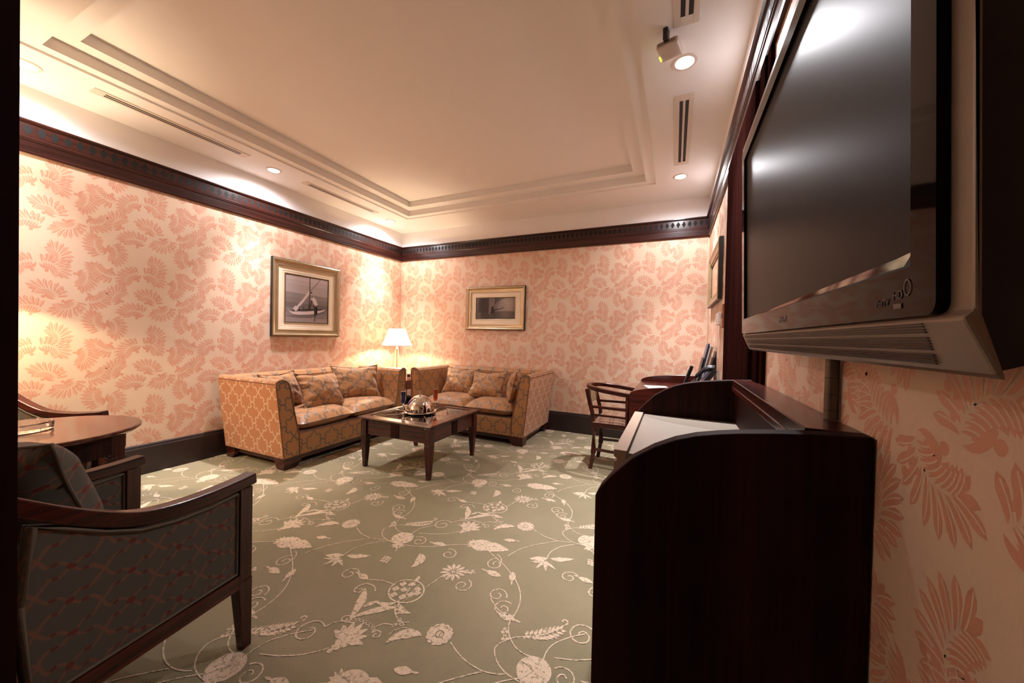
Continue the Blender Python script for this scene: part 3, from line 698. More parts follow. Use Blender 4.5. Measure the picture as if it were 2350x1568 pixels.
# cloche on its plate
tz = .4566
t = empty('cloche', (-2.195, 2.785, tz), 0, 'polished silver dome cloche on a round plate on the coffee table', 'cloche')
MB().lathe([(0, .001), (.10, .001), (.135, .008), (.150, .014), (.150, .017), (.13, .012), (.10, .006), (0, .006)], seg=48).build('plate', M['chrome'], t, smooth=True)
pr = [(.140, .014), (.142, .020), (.130, .022)]+[(.130*math.cos(a_), .022+.150*math.sin(a_)) for a_ in [i*PI/2/14 for i in range(1, 14)]]+[(.012, .172), (0, .172)]
MB().lathe(pr, seg=64).build('dome', M['chrome'], t, smooth=True)
mb = MB().lathe([(.016, .170), (.014, .176), (.006, .180), (.006, .190), (.010, .194), (.008, .199), (0, .201)], seg=16)
for k in range(6):
    a_ = k*PI/3; mb.tube([(0, 0, .192), (.012*math.cos(a_), .012*math.sin(a_), .203), (.017*math.cos(a_), .017*math.sin(a_), .212)], [.004, .004, .002], 6)
mb.build('finial', M['chrome'], t, smooth=True)
def flute(loc, liq, label):
    t = empty('champagne_flute', loc, 0, label, 'glass', 'stemmed glasses on the coffee table')
    out = [(0, .0), (.032, .0), (.033, .002), (.012, .006), (.004, .012), (.0038, .075), (.008, .085), (.018, .100), (.0235, .13), (.0245, .18), (.0245, .228)]
    inn = [(.0233, .228), (.0233, .18), (.0223, .13), (.0165, .101), (.006, .089), (0, .087)]
    MB().lathe(out+inn, seg=24).build('bowl_and_stem', M['glass'], t, smooth=True)
    MB().lathe([(0, .0885), (.0055, .090), (.0158, .102), (.0216, .13), (.0225, .18), (.0225, .205), (0, .205)], seg=24).build('drink', liq, t, smooth=True)
flute((-2.325, 2.70, tz), M['blue_liq'], 'flute glass of deep blue drink left of the silver cloche')
flute((-2.165, 2.985, tz), M['orange_liq'], 'flute glass of orange drink behind the silver cloche')

# ------------------------------------------------------------------ corner table, lamp, small box
t = empty('corner_table', (-3.52, 4.07, 0), 0, 'dark wood corner table in the gap between the two sofas', 'side table')
MB().box(-.38, .34, -.36, .36, .565, .60).build('tabletop', M['wood_x'], t, bevel=.004)
MB().box(-.34, .30, -.32, .32, .47, .565).build('apron', M['wood_x'], t)
for sx in (-.32, .28):
    for sy in (-.30, .30): MB().frustum((sx, sy, 0), (.018, .018), (sx, sy, .565), (.03, .03)).build('leg', M['wood_z'], t)
def lamp(loc, stem_h, r0, r1, hh, label, power, floor_lamp=False, src=.03):
    nm = 'floor_lamp' if floor_lamp else 'table_lamp'; t = empty(nm, loc, 0, label, 'lamp'); zb = stem_h
    if floor_lamp:
        MB().lathe([(0, 0), (.14, 0), (.14, .015), (.02, .03), (.012, .05), (.012, zb+.04), (0, zb+.04)], seg=24).build('stand', M['chrome'], t, smooth=True)
    else:
        MB().lathe([(0, 0), (.075, 0), (.075, .02), (.05, .026), (0, .026)], seg=32).build('base', M['chrome'], t, smooth=True)
        MB().lathe([(0, .026), (.040, .026), (.052, .06), (.056, .12), (.048, .22), (.032, .32), (.020, .385), (0, .385)], seg=24).build('glass_body', M['glass'], t, smooth=True)
        MB().lathe([(0, .385), (.022, .385), (.025, .394), (.014, .400), (.012, .41), (.018, .418), (.010, .426), (.006, .43), (.006, zb+.05), (0, zb+.05)], seg=20).build('neck', M['chrome'], t, smooth=True)
        MB().lathe([(0, .03), (.005, .03), (.005, .384), (0, .384)], seg=8).build('rod', M['chrome'], t)
    sh = MB().lathe([(r0, zb), (r1, zb+hh), (r1-.002, zb+hh), (r0-.002, zb)], seg=48).build('lamp_shade', M['shade_dense' if floor_lamp else 'shade'], t, smooth=True)
    mb = MB().tube([(r0*math.cos(a_), r0*math.sin(a_), zb) for a_ in [k*2*PI/48 for k in range(49)]], .0025, 6); mb.build('shade_rim', M['frame_black'] if not floor_lamp else M['chrome'], sh)
    MB().lathe([(0, zb+.10), (.014, zb+.10), (.014, zb+.075), (.022, zb+.055), (.018, zb+.035), (0, zb+.032)], seg=16).build('bulb', emis('bulb_glow', (1, .8, .55), 20.), t, smooth=True)
    for k in range(3):
        a_ = k*2*PI/3; MB().tube([(0, 0, zb+.045), (r0*.97*math.cos(a_), r0*.97*math.sin(a_), zb+.01)], .0015, 5).build('shade_spoke', M['chrome'], t)
    l = bpy.data.lights.new('bulb_light', 'POINT'); l.energy = power; l.color = LAMP_COL; l.shadow_soft_size = src
    lo = bpy.data.objects.new('bulb_light', l); C.objects.link(lo); lo.parent = t; lo.location = (0, 0, zb+.078)
    return t
lamp((-3.575, 4.00, .60), .445, .205, .108, .236, 'lit table lamp with white cone shade and clear glass base in the corner', LAMP_W)
t = lamp((-3.66, .47, 0), 1.43, .21, .12, .24, 'lit floor lamp by the left wall, hidden behind the door jamb', LAMP_W*1.35, True)
t = empty('alarm_clock', (-3.33, 3.98, .60), .3, 'small white square clock box on the corner table right of the lamp', 'clock')
MB().box(-.03, .03, -.02, .02, 0, .07).build('case', M['white_plastic'], t, bevel=.004); MB().box(-.022, .022, -.0215, -.019, .015, .055).build('face', M['frame_black'], t)

# ------------------------------------------------------------------ pictures
def picture(origin, du, dn, w_, h_, fr, matw, photo, label, tname='framed_picture'):
    """origin = lower left corner on the wall (viewed from the room), du along the wall, dn into the room"""
    O = Vector(origin); du = Vector(du); dn = Vector(dn); upv = Vector((0, 0, 1))
    Mx = Matrix((( du.x, 0, dn.x, O.x), (du.y, 0, dn.y, O.y), (0, 1, dn.z, O.z), (0, 0, 0, 1)))
    t = empty(tname, tuple(O), 0, label, 'picture'); Ml = Matrix.Translation(-O) @ Mx
    P = lambda x, y, z: Ml @ Vector((x, y, z))
    def ring(mb, x0, prof, mi=0):    # prof: list of (inset, height)
        for (a_, b_) in zip(prof[:-1], prof[1:]):
            A = [(a_[0], a_[0]), (w_-a_[0], a_[0]), (w_-a_[0], h_-a_[0]), (a_[0], h_-a_[0])]; B = [(b_[0], b_[0]), (w_-b_[0], b_[0]), (w_-b_[0], h_-b_[0]), (b_[0], h_-b_[0])]
            mb.add([P(x, y, a_[1]) for x, y in A]+[P(x, y, b_[1]) for x, y in B], [(i, (i+1) % 4, 4+(i+1) % 4, 4+i) for i in range(4)], mi)
    mb = MB(); ring(mb, 0, [(0, .001), (0, .030), (.006, .032)]); mb.build('outer_edge', M['frame_black'], t)
    mb = MB(); ring(mb, 0, [(.006, .032), (.014, .036), (.022, .034), (.030, .024), (.040, .020), (fr-.012, .018), (fr-.008, .022), (fr, .022), (fr, .012)]); mb.build('moulding', M['silver_leaf'], t)
    mb = MB(); ring(mb, 0, [(fr, .012), (fr+matw*.3, .012), (fr+matw*.3+.002, .010), (fr+matw*.62, .010), (fr+matw*.62+.002, .008), (fr+matw-.014, .008)]); mb.build('mat', M['mat_board'], t)
    i0 = fr+matw; mb = MB(); ring(mb, 0, [(i0-.014, .008), (i0-.010, .013), (i0-.004, .012), (i0-.004, .007)]); mb.build('inner_slip', M['silver_leaf'], t)
    mb = MB(); ring(mb, 0, [(i0-.004, .009), (i0+.003, .009), (i0+.003, .005)]); mb.build('inner_black_line', M['frame_black'], t)
    ph = MB().add([P(x, y, .006) for x, y in ((i0, i0), (w_-i0, i0), (w_-i0, h_-i0), (i0, h_-i0))], [(0, 1, 2, 3)])
    pw, phh = w_-2*i0, h_-2*i0
    mats = photo(ph, lambda x, y, k=0: P(i0+x*pw, i0+y*phh, .0063+.00025*k))
    ph.build('photograph', mats, t)
    return t
def grays(*vals):
    return [plain('photo_tone_%d' % v, srgb(v, int(v*.90), int(v*.88)), .03, 0, .6, .05) for v in vals]
def poly(mb, P, pts, mi, k): mb.add([P(x, y, k) for x, y in pts], [tuple(range(len(pts)))], mi)
def photo_boat(mb, P):
    # sky gradient strips, sea strips
    mats = grays(168, 178, 160, 142, 120, 104, 92, 60, 38, 196, 128)
    for i in range(4): poly(mb, P, [(0, .64+.09*i), (1, .60+.1*i), (1, .70+.1*i), (0, .73+.09*i)], (2, 2, 0, 1)[i], 1)
    for i in range(6): poly(mb, P, [(0, .64-.107*(i+1)), (1, .60-.1*(i+1)), (1, .60-.1*i), (0, .64-.107*i)], (10, 4, 5, 4, 10, 3)[i], 1)
    def ln(pts, w_, mi, k):
        o = []; stroke(o, pts, w_)
        for q in o: poly(mb, P, q, mi, k)
    poly(mb, P, [(.02, .13), (.35, .17), (.75, .22), (.95, .30), (.9, .24), (.6, .12), (.3, .10)], 5, 2)      # shadow on the water
    poly(mb, P, [(.05, .285), (.10, .235), (.18, .225), (.45, .24), (.62, .27), (.80, .29), (.94, .33), (.90, .28), (.75, .225), (.55, .185), (.3, .165), (.18, .175), (.10, .215)], 9, 3)   # hull
    poly(mb, P, [(.12, .235), (.2, .245), (.4, .26), (.62, .27), (.92, .32), (.85, .325), (.5, .31), (.3, .285), (.2, .27)], 7, 4)
    ln([(.53, .28), (.545, .62), (.55, .99)], .007, 8, 5); ln([(.22, .27), (.38, .46), (.54, .68)], .026, 9, 5); ln([(.20, .26), (.26, .33)], .045, 9, 6); ln([(.54, .68), (.80, .98)], .004, 7, 5)
    ln([(.54, .65), (.60, .68)], .012, 8, 6); ln([(.30, .27), (.31, .35)], .006, 8, 6); ln([(.40, .28), (.41, .36)], .006, 8, 6)
    ln([(.60, .56), (.66, .50), (.71, .40)], .045, 9, 7); disc_ = []; disc(disc_, (.60, .575), .032, .028)
    for q in disc_: poly(mb, P, q, 10, 8)
    ln([(.66, .42), (.68, .30), (.69, .19)], .032, 7, 6); ln([(.60, .50), (.57, .40), (.54, .33)], .014, 7, 8); ln([(.71, .36), (.72, .20)], .016, 8, 7)
    ln([(.68, .17), (.67, .03)], .02, 5, 2)
    return [plain('photo_base', srgb(120, 108, 106), .16)]*0 + mats
def photo_arches(mb, P):
    mats = grays(70, 58, 84, 118, 104, 50, 42, 30, 130, 30, 66)
    poly(mb, P, [(0, 0), (.12, 0), (.12, .95), (.05, 1), (0, 1)], 2, 1)
    poly(mb, P, [(.05, .3), (.33, .3), (.33, 1), (.10, 1), (.05, .82)], 5, 2); poly(mb, P, [(.12, 0), (.33, 0), (.33, .3), (.12, .3)], 1, 2)
    poly(mb, P, [(.33, .2), (.48, .45), (.48, 1), (.33, 1)], 4, 1)
    arch = [(.49, .35)]+[(.49+.51*(1-math.cos(a_)), .62+.38*math.sin(a_)) for a_ in [i*PI/2/8 for i in range(9)]]+[(1, .35)]
    poly(mb, P, arch, 4, 3); poly(mb, P, [(.55, .36), (.56, .66), (.66, .92), (.80, .98), (.95, .96), (.95, .36)], 3, 4)
    poly(mb, P, [(.38, .25), (.40, .55), (.43, .62), (.46, .55), (.48, .25)], 6, 5); poly(mb, P, [(.47, .38), (.72, .50), (.72, .56), (.60, .48), (.48, .46)], 5, 5)
    poly(mb, P, [(.30, 0), (1, 0), (1, .35), (.62, .36), (.44, .28)], 10, 4)
    return mats
picture((XL, 2.485, 1.155), (0, 1, 0), (1, 0, 0), .865, .86, .075, .085, photo_boat, 'large silver framed photograph of a man in a sailing canoe on the left wall')
picture((-2.755, YB, 1.295), (1, 0, 0), (0, -1, 0), .915, .605, .075, .080, photo_arches, 'small silver framed dark photograph of arches on the back wall')
def photo_blank(mb, P):
    m_ = plain('glazed_print', srgb(202, 150, 118), .05, 0, .8); return [m_]
picture((XR, 4.13, 1.53), (0, -1, 0), (-1, 0, 0), .93, .485, .07, .02, photo_blank, 'wooden framed picture with reflecting glass on the right wall')

# switch box and plaque on the right wall
t = empty('wall_thermostat', (XR, 3.25, 1.375), 0, 'white plastic control box on the right wall under the picture', 'thermostat')
MB().box(-.028, .0, -.11, .09, -.045, .05).build('cover', M['white_plastic'], t, bevel=.004); MB().box(-.031, -.027, .02, .06, -.01, .01).build('button', M['vent'], t, bevel=.001)
t = empty('wall_plaque', (XR, 3.0, 1.385), 0, 'narrow brown wall box with pale bands beside the dark pilaster', 'plaque')
MB().box(-.022, 0, -.05, .05, -.085, .085).build('body', M['brown'], t, bevel=.003)
for z_ in (-.066, -.03, .03, .062): MB().box(-.024, -.021, -.051, .051, z_-.002, z_+.002).build('band', M['brass'], t)
MB().box(-.0235, -.021, -.051, .051, -.016, .012).build('dark_band', M['frame_black'], t)

# ------------------------------------------------------------------ writing desk
dx0, dy0, dy1, dz = -.322, 3.08, 4.24, .752
t = empty('writing_desk', (0, 3.66, 0), 0, 'dark mahogany writing desk with curved raised ends on the right wall', 'desk')
ox, oy = 0, 3.66
def curved_panel(x0, x1, z_front, z_top, y0, y1, name, par, off, mat, xarc=None, n=18):
    xa = xarc or x1; pts = [(x0, 0)]
    for i in range(n+1):
        a_ = i/n*PI/2; pts.append((xa-(xa-x0)*math.cos(a_)**1.0, z_front+(z_top-z_front)*math.sin(a_)))
    pts += [(x1, z_top), (x1, 0)]
    return MB().prism([(x-off[0], z) for x, z in pts], 'y', y0-off[1], y1-off[1]).build(name, mat, par, bevel=.004, bseg=3)
curved_panel(dx0, XR-.024, .757, .838, dy0, dy0+.032, 'end_panel', t, (ox, oy), M['wood_x'], .22)
curved_panel(dx0, XR-.024, .757, .838, dy1-.032, dy1, 'end_panel', t, (ox, oy), M['wood_x'], .22)
MB().box(dx0+.001-ox, XR-.024-ox, dy0+.032-oy, dy1-.032-oy, dz-.03, dz).build('desktop', M['wood_y'], t, bevel=.002)
MB().box(dx0+.01-ox, dx0+.03-ox, dy0+.032-oy, dy1-.032-oy, dz-.13, dz-.03).build('front_apron', M['wood_y'], t)
dr = MB().box(dx0+.002-ox, dx0+.010-ox, -.25, .25, dz-.12, dz-.04).build('drawer_front', M['wood_y'], t, bevel=.003)
MB().lathe([(0, -.0), (.012, 0), (.012, .012), (0, .016)], c=(dx0-.012-ox, 0, dz-.088), seg=12).build('knob', M['brass'], dr)
MB().box(dx0+.06-ox, XR-.03-ox, dy0-.004-oy, dy0+.001-oy, .12, .66).build('raised_panel', M['wood_z'], t, bevel=.003)
MB().box(.25, XR-.026, dy0+.033-oy, dy1-.033-oy, .25, dz-.03).build('modesty_panel', M['wood_z'], t)
# sheet and pen
o = MB().box(-.10, .10, -.14, .14, 0, .0025).build('paper_sheet', M['paper_white'], None, (-.13, 3.66, dz+.001)); o.rotation_euler = (0, 0, .25); tag(o, 'white sheet of paper on the writing desk', 'paper')
t = empty('pen', (-.05, 3.60, dz+.0075), -.15, 'white pen with green cap lying on the paper', 'pen')
mb = MB().tube([(-.07, 0, 0), (-.066, 0, 0), (.03, 0, 0)], [.001, .004, .004], 8); mb.build('barrel', M['white_plastic'], t, smooth=True)
MB().tube([(.03, 0, 0), (.072, 0, 0)], .0048, 8).build('cap', plain('green_cap', srgb(60, 120, 50), .3), t, smooth=True)

# desk phone, propped steeply
t = empty('desk_phone', (.14, 3.33, dz+.001), 0, 'dark blue-black office telephone standing on the writing desk by the wall', 'telephone')
R_ = Matrix.Translation((.045, 0, .018)) @ Matrix.Rotation(-math.radians(56), 4, 'Y')
MB().box(-.0, .235, -.10, .10, -.0, .038, M4=R_).build('body', M['dark_plastic'], t, bevel=.008, bseg=3)
MB().box(.13, .215, -.03, .085, .038, .042, M4=R_).build('display', M['blue_plastic'], t, bevel=.001)
for i in range(4):
    for j in range(3): MB().box(.022+i*.022, .036+i*.022, -.02+j*.026, -.002+j*.026, .038, .043, M4=R_).build('key', M['steel'], t)
hs_ = [R_ @ Vector(v) for v in ((.0, -.075, .035), (.015, -.075, .062), (.06, -.075, .088), (.12, -.075, .095), (.18, -.075, .085), (.225, -.075, .058), (.245, -.075, .03))]
MB().tube(hs_, [.024, .026, .017, .014, .017, .026, .022], 10, sx=1.25).build('handset', M['dark_plastic'], t, smooth=True)
MB().prism([(.0, 0), (.17, 0), (.15, .02), (.05, .02)], 'y', -.09, .09).build('stand', M['dark_plastic'], t, bevel=.003)
cp = [(.0+.014*math.cos(i*1.3), -.13+i*.0016, .025+.014*math.sin(i*1.3)) for i in range(60)]
MB().tube(cp, .0035, 5).build('coiled_cord', M['blue_plastic'], t, smooth=True)
# second slim handset behind
t = empty('cordless_phone', (.075, 3.56, dz+.001), 0, 'upright black cordless handset in its cradle behind the desk telephone', 'telephone')
R_ = Matrix.Rotation(math.radians(18), 4, 'Y')
MB().box(-.045, .045, -.045, .045, 0, .04).build('cradle', M['dark_plastic'], t, bevel=.006)
MB().box(-.014, .014, -.025, .025, .02, .24, M4=R_).build('handset', M['dark_plastic'], t, bevel=.007); MB().box(-.016, -.013, -.018, .018, .14, .20, M4=R_).build('screen', M['steel'], t)
# brochure rack with booklets
t = empty('brochure_rack', (.215, 3.60, dz+.001), 0, 'black tilted document rack at the wall end of the writing desk', 'rack')
R_ = Matrix.Rotation(math.radians(12), 4, 'Y')
MB().box(-.05, .07, -.12, .12, 0, .012).build('base', M['frame_black'], t)
for dx_, hh_ in ((-.045, .30), (.03, .32)): MB().box(dx_, dx_+.004, -.115, .115, .01, hh_, M4=R_).build('divider', M['frame_black'], t)
GRP = 'leaflets standing in the desk rack'
for k, (dx_, hh_, mt, lb) in enumerate([(-.038, .43, 'blue_plastic', 'blue-grey booklet at the front of the desk rack'), (-.022, .42, 'paper_white', 'pale booklet behind the blue-grey one in the desk rack'), (-.006, .41, 'steel', 'grey booklet in the middle of the desk rack'), (.037, .53, 'frame_black', 'tall black folder at the back of the desk rack')]):
    o = MB().box(dx_, dx_+.012, -.105, .10, .016, hh_, M4=Matrix.Rotation(math.radians(12), 4, 'Y')).build('booklet', M[mt], None, (.215, 3.60, dz+.001), bevel=.002); tag(o, lb, 'booklet', GRP)

# ------------------------------------------------------------------ desk chair (bentwood tub)
t = empty('desk_chair', (-.50, 3.53, 0), 0, 'dark wooden tub chair with plaid seat drawn up to the writing desk', 'chair')
def ctr(p_): return (p_[0]+.50, p_[1]-3.53, p_[2])
rail = []
for i in range(25):
    a_ = -PI/2+i/24*(-PI); rail.append((-.50+.245*math.cos(a_), 3.53+.225*math.sin(a_)))
rail = [(-.345, 3.305), (-.40, 3.303)]+rail+[(-.40, 3.757), (-.345, 3.755)]
zf = lambda x: .757-.05*max(0, min(1, (x+.72)/.45))
pts = [ctr((x, y, zf(x)-.008)) for x, y in rail]
mb = MB().sweep(pts, .021, .018); mb.build('arm_rail', M['wood_x'], t, bevel=.006, bseg=3, smooth=False)
for sy, ys in ((-1, 3.35), (1, 3.72)):
    MB().sweep([ctr((-.680, ys-sy*.0, .0)), ctr((-.655, ys, .15)), ctr((-.655, ys, .35)), ctr((-.668, ys, .50)), ctr((-.705, ys, .64)), ctr((-.728, ys-sy*.005, .735))], .016, .017).build('leg', M['wood_z'], t, bevel=.004)
    yf = 3.53+sy*.215
    MB().sweep([ctr((-.345, yf, .0)), ctr((-.352, yf, .3)), ctr((-.356, yf, .45)), ctr((-.358, yf+sy*.005, .70))], .015, .016).build('leg', M['wood_z'], t, bevel=.004)
    MB().sweep([ctr((-.655, ys, .185)), ctr((-.35, yf, .185))], .008, .012).build('stretcher', M['wood_x'], t)
    MB().sweep([ctr((-.69, ys, .575)), ctr((-.356, yf, .575))], .008, .011).build('side_rail', M['wood_x'], t)
    MB().sweep([ctr((-.685, ys+sy*.02, .505)), ctr((-.356, yf, .505))], .008, .009).build('side_rail', M['wood_x'], t)
MB().box(-.17, .165, -.20, .20, .385, .435).build('seat_frame', M['wood_x'], t, bevel=.01)
mb = MB(); vs = []; fs = []; N = 10
for j in range(N+1):
    for k in range(N+1):
        u, v = k/N, j/N; vs.append((-.165+.325*u, -.205+.41*v, .434+.05*((1-abs(2*u-1)**4)*(1-abs(2*v-1)**4))**.5))
for j in range(N):
    for k in range(N): a_ = j*(N+1)+k; fs.append((a_, a_+1, a_+N+2, a_+N+1))
mb.add(vs, fs).build('seat_pad', M['plaid'], t, smooth=True, uv=True)
mb = MB(); bpv = [(-.725, 3.53+dy, 0) for dy in (-.16, -.08, 0, .08, .16)]
mb.sweep([ctr((-.708-.02*math.cos(dy*9), 3.53+dy, .66)) for dy in (-.17, -.1, 0, .1, .17)], .013, .075); mb.build('back_pad', plain('tan_back_fabric', srgb(150, 118, 84), .9), t, bevel=.006)

# ------------------------------------------------------------------ curved cabinet (near right)
cxo, cyo = .09, 1.35
t = empty('curved_cabinet', (cxo, cyo, 0), 0, 'dark mahogany cabinet with arched end panels under the television', 'cabinet')
arc = [(-.158, 0), (-.158, .838), (-.150, .856), (-.125, .889), (-.0795, .936), (-.035, .967), (.008, .989), (.049, 1.003), (.09, 1.012), (.125, 1.018), (.180, 1.025), (.230, 1.030), (.327, 1.036), (.327, 0)]
for y0 in (.8415, 1.846):
    MB().prism([(x-cxo, z) for x, z in arc], 'y', y0-cyo, y0+.041-cyo).build('end_panel', M['wood_panel'], t, bevel=.004, bseg=3)
MB().box(.238-cxo, .327-cxo, .8825-cyo, 1.846-cyo, 1.004, 1.0345).build('ledge', M['wood_y'], t, bevel=.002)
MB().box(.25-cxo, .27-cxo, .8825-cyo, 1.846-cyo, .10, 1.004).build('back_panel', M['wood_panel'], t)
MB().box(.236-cxo, .247-cxo, .8825-cyo, 1.846-cyo, .985, 1.004).build('ledge_lip', M['wood_y'], t, bevel=.002)
MB().box(-.15-cxo, .25-cxo, .8825-cyo, 1.846-cyo, .06, .10).build('floor_panel', M['wood_y'], t)
MB().box(-.15-cxo, -.13-cxo, .8825-cyo, 1.10-cyo, .10, .80).build('door', M['wood_panel'], t, bevel=.003)
# refrigerator
t = empty('minibar_fridge', (.07, 1.51, .101), 0, 'grey metal minibar fridge standing between the cabinet end panels', 'fridge')
zt = .853-.101
mb = MB().box(-.192, .205, -.335, .330, 0, zt-.006); mb.add([(.205, -.335, zt-.006), (.205, .33, zt-.006)], []) 
mb.build('body', M['steel'], t, bevel=.003)
MB().box(.200, .206, -.33, .325, zt-.008, zt).build('rear_trim', M['steel'], t)
pf = [(-.235, 0), (-.195, 0), (-.195, zt), (-.235, zt), (-.235, zt-.05), (-.225, zt-.045), (-.225, zt-.035), (-.235, zt-.030)]
pf = [(-.235, 0), (-.196, 0), (-.196, zt), (-.235, zt), (-.235, zt-.022), (-.226, zt-.026), (-.226, zt-.034), (-.235, zt-.038)]
MB().prism(pf, 'y', -.337, .332).build('door', M['steel_light'], t, bevel=.001)

# ------------------------------------------------------------------ television
tilt = math.radians(1.4)
t = empty('television', (.20, .905, 1.227), 0, 'large wall-mounted flat television with gloss black bezel and silver body', 'television')
t.rotation_euler = (0, -tilt, 0)
Y0, Y1, TH_ = -.482, .470, .578      # local: x=0 glass front, +x to wall
SB = .026
# glossy front frame
mb = MB(); z0, z1 = .046, TH_-.032; y0, y1 = Y0+.036, Y1-.036
def rr(y0_, y1_, z0_, z1_, rad, n=4):
    o = []
    for (cy_, cz_, a0) in ((y1_-rad, z1_-rad, 0), (y0_+rad, z1_-rad, PI/2), (y0_+rad, z0_+rad, PI), (y1_-rad, z0_+rad, 3*PI/2)):
        for i in range(n+1): a_ = a0+i/n*PI/2; o.append((cy_+rad*math.cos(a_), cz_+rad*math.sin(a_)))
    return o
O_ = rr(Y0, Y1, 0, TH_, .012); I_ = rr(y0, y1, z0, z1, .002); n = len(O_)
vs = [(0, y, z) for y, z in O_]+[(0, y, z) for y, z in I_]+[(.012, y, z) for y, z in O_]+[(.008, y, z) for y, z in I_]
fs = [(i, (i+1) % n, n+(i+1) % n, n+i) for i in range(n)]+[(i, (i+1) % n, 2*n+(i+1) % n, 2*n+i) for i in range(n)]+[(n+i, n+(i+1) % n, 3*n+(i+1) % n, 3*n+i) for i in range(n)]
mb.add(vs, fs).build('bezel', M['tv_black'], t)
MB().box(.006, .009, y0-.002, y1+.002, z0-.002, z1+.002).build('screen', M['tv_screen'], t)
MB().add([(-.0004, y1-.10, z0-.001), (-.0012, y0+.02, z0+.012), (.002, y0, z0+.015), (.004, y0+.02, z0+.004), (.004, y1-.10, z0)], [(0, 1, 3, 4), (1, 2, 3)]).build('reflection_sliver', M['chrome'], t)  # bright sliver added in place of a reflection along the screen's lower edge
# silver body: side profile with a splayed speaker foot, hollow look kept by a single solid
prof = [(.003, -.004), (.0205, -.048), (.027, -.053), (.014, -.002), (.014, TH_+.024), (.003, TH_+.022), (.003, TH_), (.009, TH_-.002), (.009, .002)]
MB().prism([(x, z) for x, z in prof], 'y', Y0-SB, Y1+.010).build('body', M['tv_silver'], t, bevel=.003)
# speaker grille slots following the splayed face
mb = MB(); K = 15
for i in range(K):
    f_ = (i+.8)/(K+2.8); 
    if i in (4, 10): continue
    x = .0035+.0165*f_; z = -.005-.046*f_; mb.box(x-.0012, x+.0004, Y0+.025+.01*f_, Y1-.02, z-.0005, z+.0005)
g_ = mb.build('speaker_grille', M['black'], t); g_['kind'] = 'stuff'
MB().box(.0165, .0195, Y1-.035, Y1-.012, -.0435, -.0395).build('badge', M['frame_black'], t)
hb = MB().prism([(.0142, -.002), (.026, -.045), (.045, -.038), (.05, TH_+.01), (.0142, TH_+.01)], 'y', Y0-SB+.004, Y1+.002); hb.box(.040, .112, Y0-.01, Y1-.10, -.030, TH_-.02); hb.build('rear_housing', M['tv_case'], t)
MB().box(.090, .126, -.20, .20, .12, .45).build('wall_bracket', M['tv_case'], t)
def lettering(txt, size, loc, mat, par, name, rot):
    cu = bpy.data.curves.new(name, 'FONT'); cu.body = txt; cu.size = size; cu.extrude = .0002; cu.align_x = 'CENTER'; cu.align_y = 'CENTER'
    cu.materials.append(mat); tmp = bpy.data.objects.new(name, cu); me = bpy.data.meshes.new_from_object(tmp); bpy.data.objects.remove(tmp); me.name = name
    o = bpy.data.objects.new(name, me); C.objects.link(o); o.parent = par; o.location = loc; o.rotation_euler = rot; return o
LR = (PI/2, 0, -PI/2)
M['tv_letter'] = plain('grey_lettering', srgb(150, 132, 124), .4)
M['tv_letter_dim'] = plain('dim_lettering', srgb(84, 70, 64), .5)
lettering('PHILIPS', .017, (-.0006, -.013, .020), M['tv_letter'], t, 'brand_lettering', LR)
lettering('FlatTV', .010, (-.0006, Y0+.085, .017), M['tv_letter_dim'], t, 'model_lettering', LR)
lettering('HD', .012, (-.0006, Y0+.056, .022), M['tv_letter_dim'], t, 'format_lettering', LR)
MB().box(-.0008, 0, Y0+.049, Y0+.063, .009, .014).build('format_badge', M['tv_letter_dim'], t)
mb = MB(); o2 = []; disc(o2, (Y0+.040, .028), .006, .008, 0, 16, .8)
for q in o2: mb.add([(-.0007, x, z) for x, z in q], [(0, 1, 2, 3)])
mb.build('sensor_ring', M['tv_letter_dim'], t)
# cable conduit
t = empty('cable_conduit', (XR-.014, 1.005, 1.036), 0, 'grey metal cable conduit running from the television down to the cabinet ledge', 'conduit')
MB().lathe([(0, 0), (.0125, 0), (.0125, .30), (0, .30)], seg=16).build('pipe', M['cable'], t, smooth=True)
mb = MB()
for i in range(5): mb.lathe([(.0125, .02+i*.035), (.0131, .0205+i*.035), (.0125, .021+i*.035)], seg=16)
mb.build('joint_rings', M['frame_black'], t)

# ------------------------------------------------------------------ round table, ashtray
t = empty('round_table', (-2.66, .60, 0), 0, 'round mahogany table at the left between two armchairs', 'table')
MB().lathe([(0, .72), (.352, .72), (.357, .716), (.357, .706), (.345, .696), (.315, .688), (0, .688)], seg=72).build('tabletop', M['table_top'], t, smooth=True)
MB().lathe([(.300, .688), (.300, .600), (.285, .600), (.285, .688)], seg=64).build('apron', M['wood_panel'], t, smooth=True)
for k in range(4):
    a_ = PI/4+k*PI/2; x, y = .295*math.cos(a_), .295*math.sin(a_); mb = MB().box(x-.025, x+.025, y-.025, y+.025, .585, .69); mb.box(x-.028, x+.028, y-.028, y+.028, .575, .585)
    mb.frustum((x, y, 0), (.014, .014), (x, y, .575), (.025, .025)); mb.build('leg', M['wood_z'], t, bevel=.002)
t = empty('ashtray', (-2.715, .592, .721), 0, 'clear round glass ashtray on the round table', 'ashtray')
MB().lathe([(0, 0), (.085, 0), (.090, .004), (.092, .034), (.088, .038), (.082, .036), (.078, .014), (0, .010)], seg=48).build('bowl', M['glass'], t, smooth=True)
for k in range(3):
    a_ = k*2*PI/3+.3; MB().lathe([(0, -.006), (.006, 0), (0, .006)], c=(.085*math.cos(a_), .085*math.sin(a_), .042), seg=8).build('cigarette_rest', M['glass'], t, smooth=True)

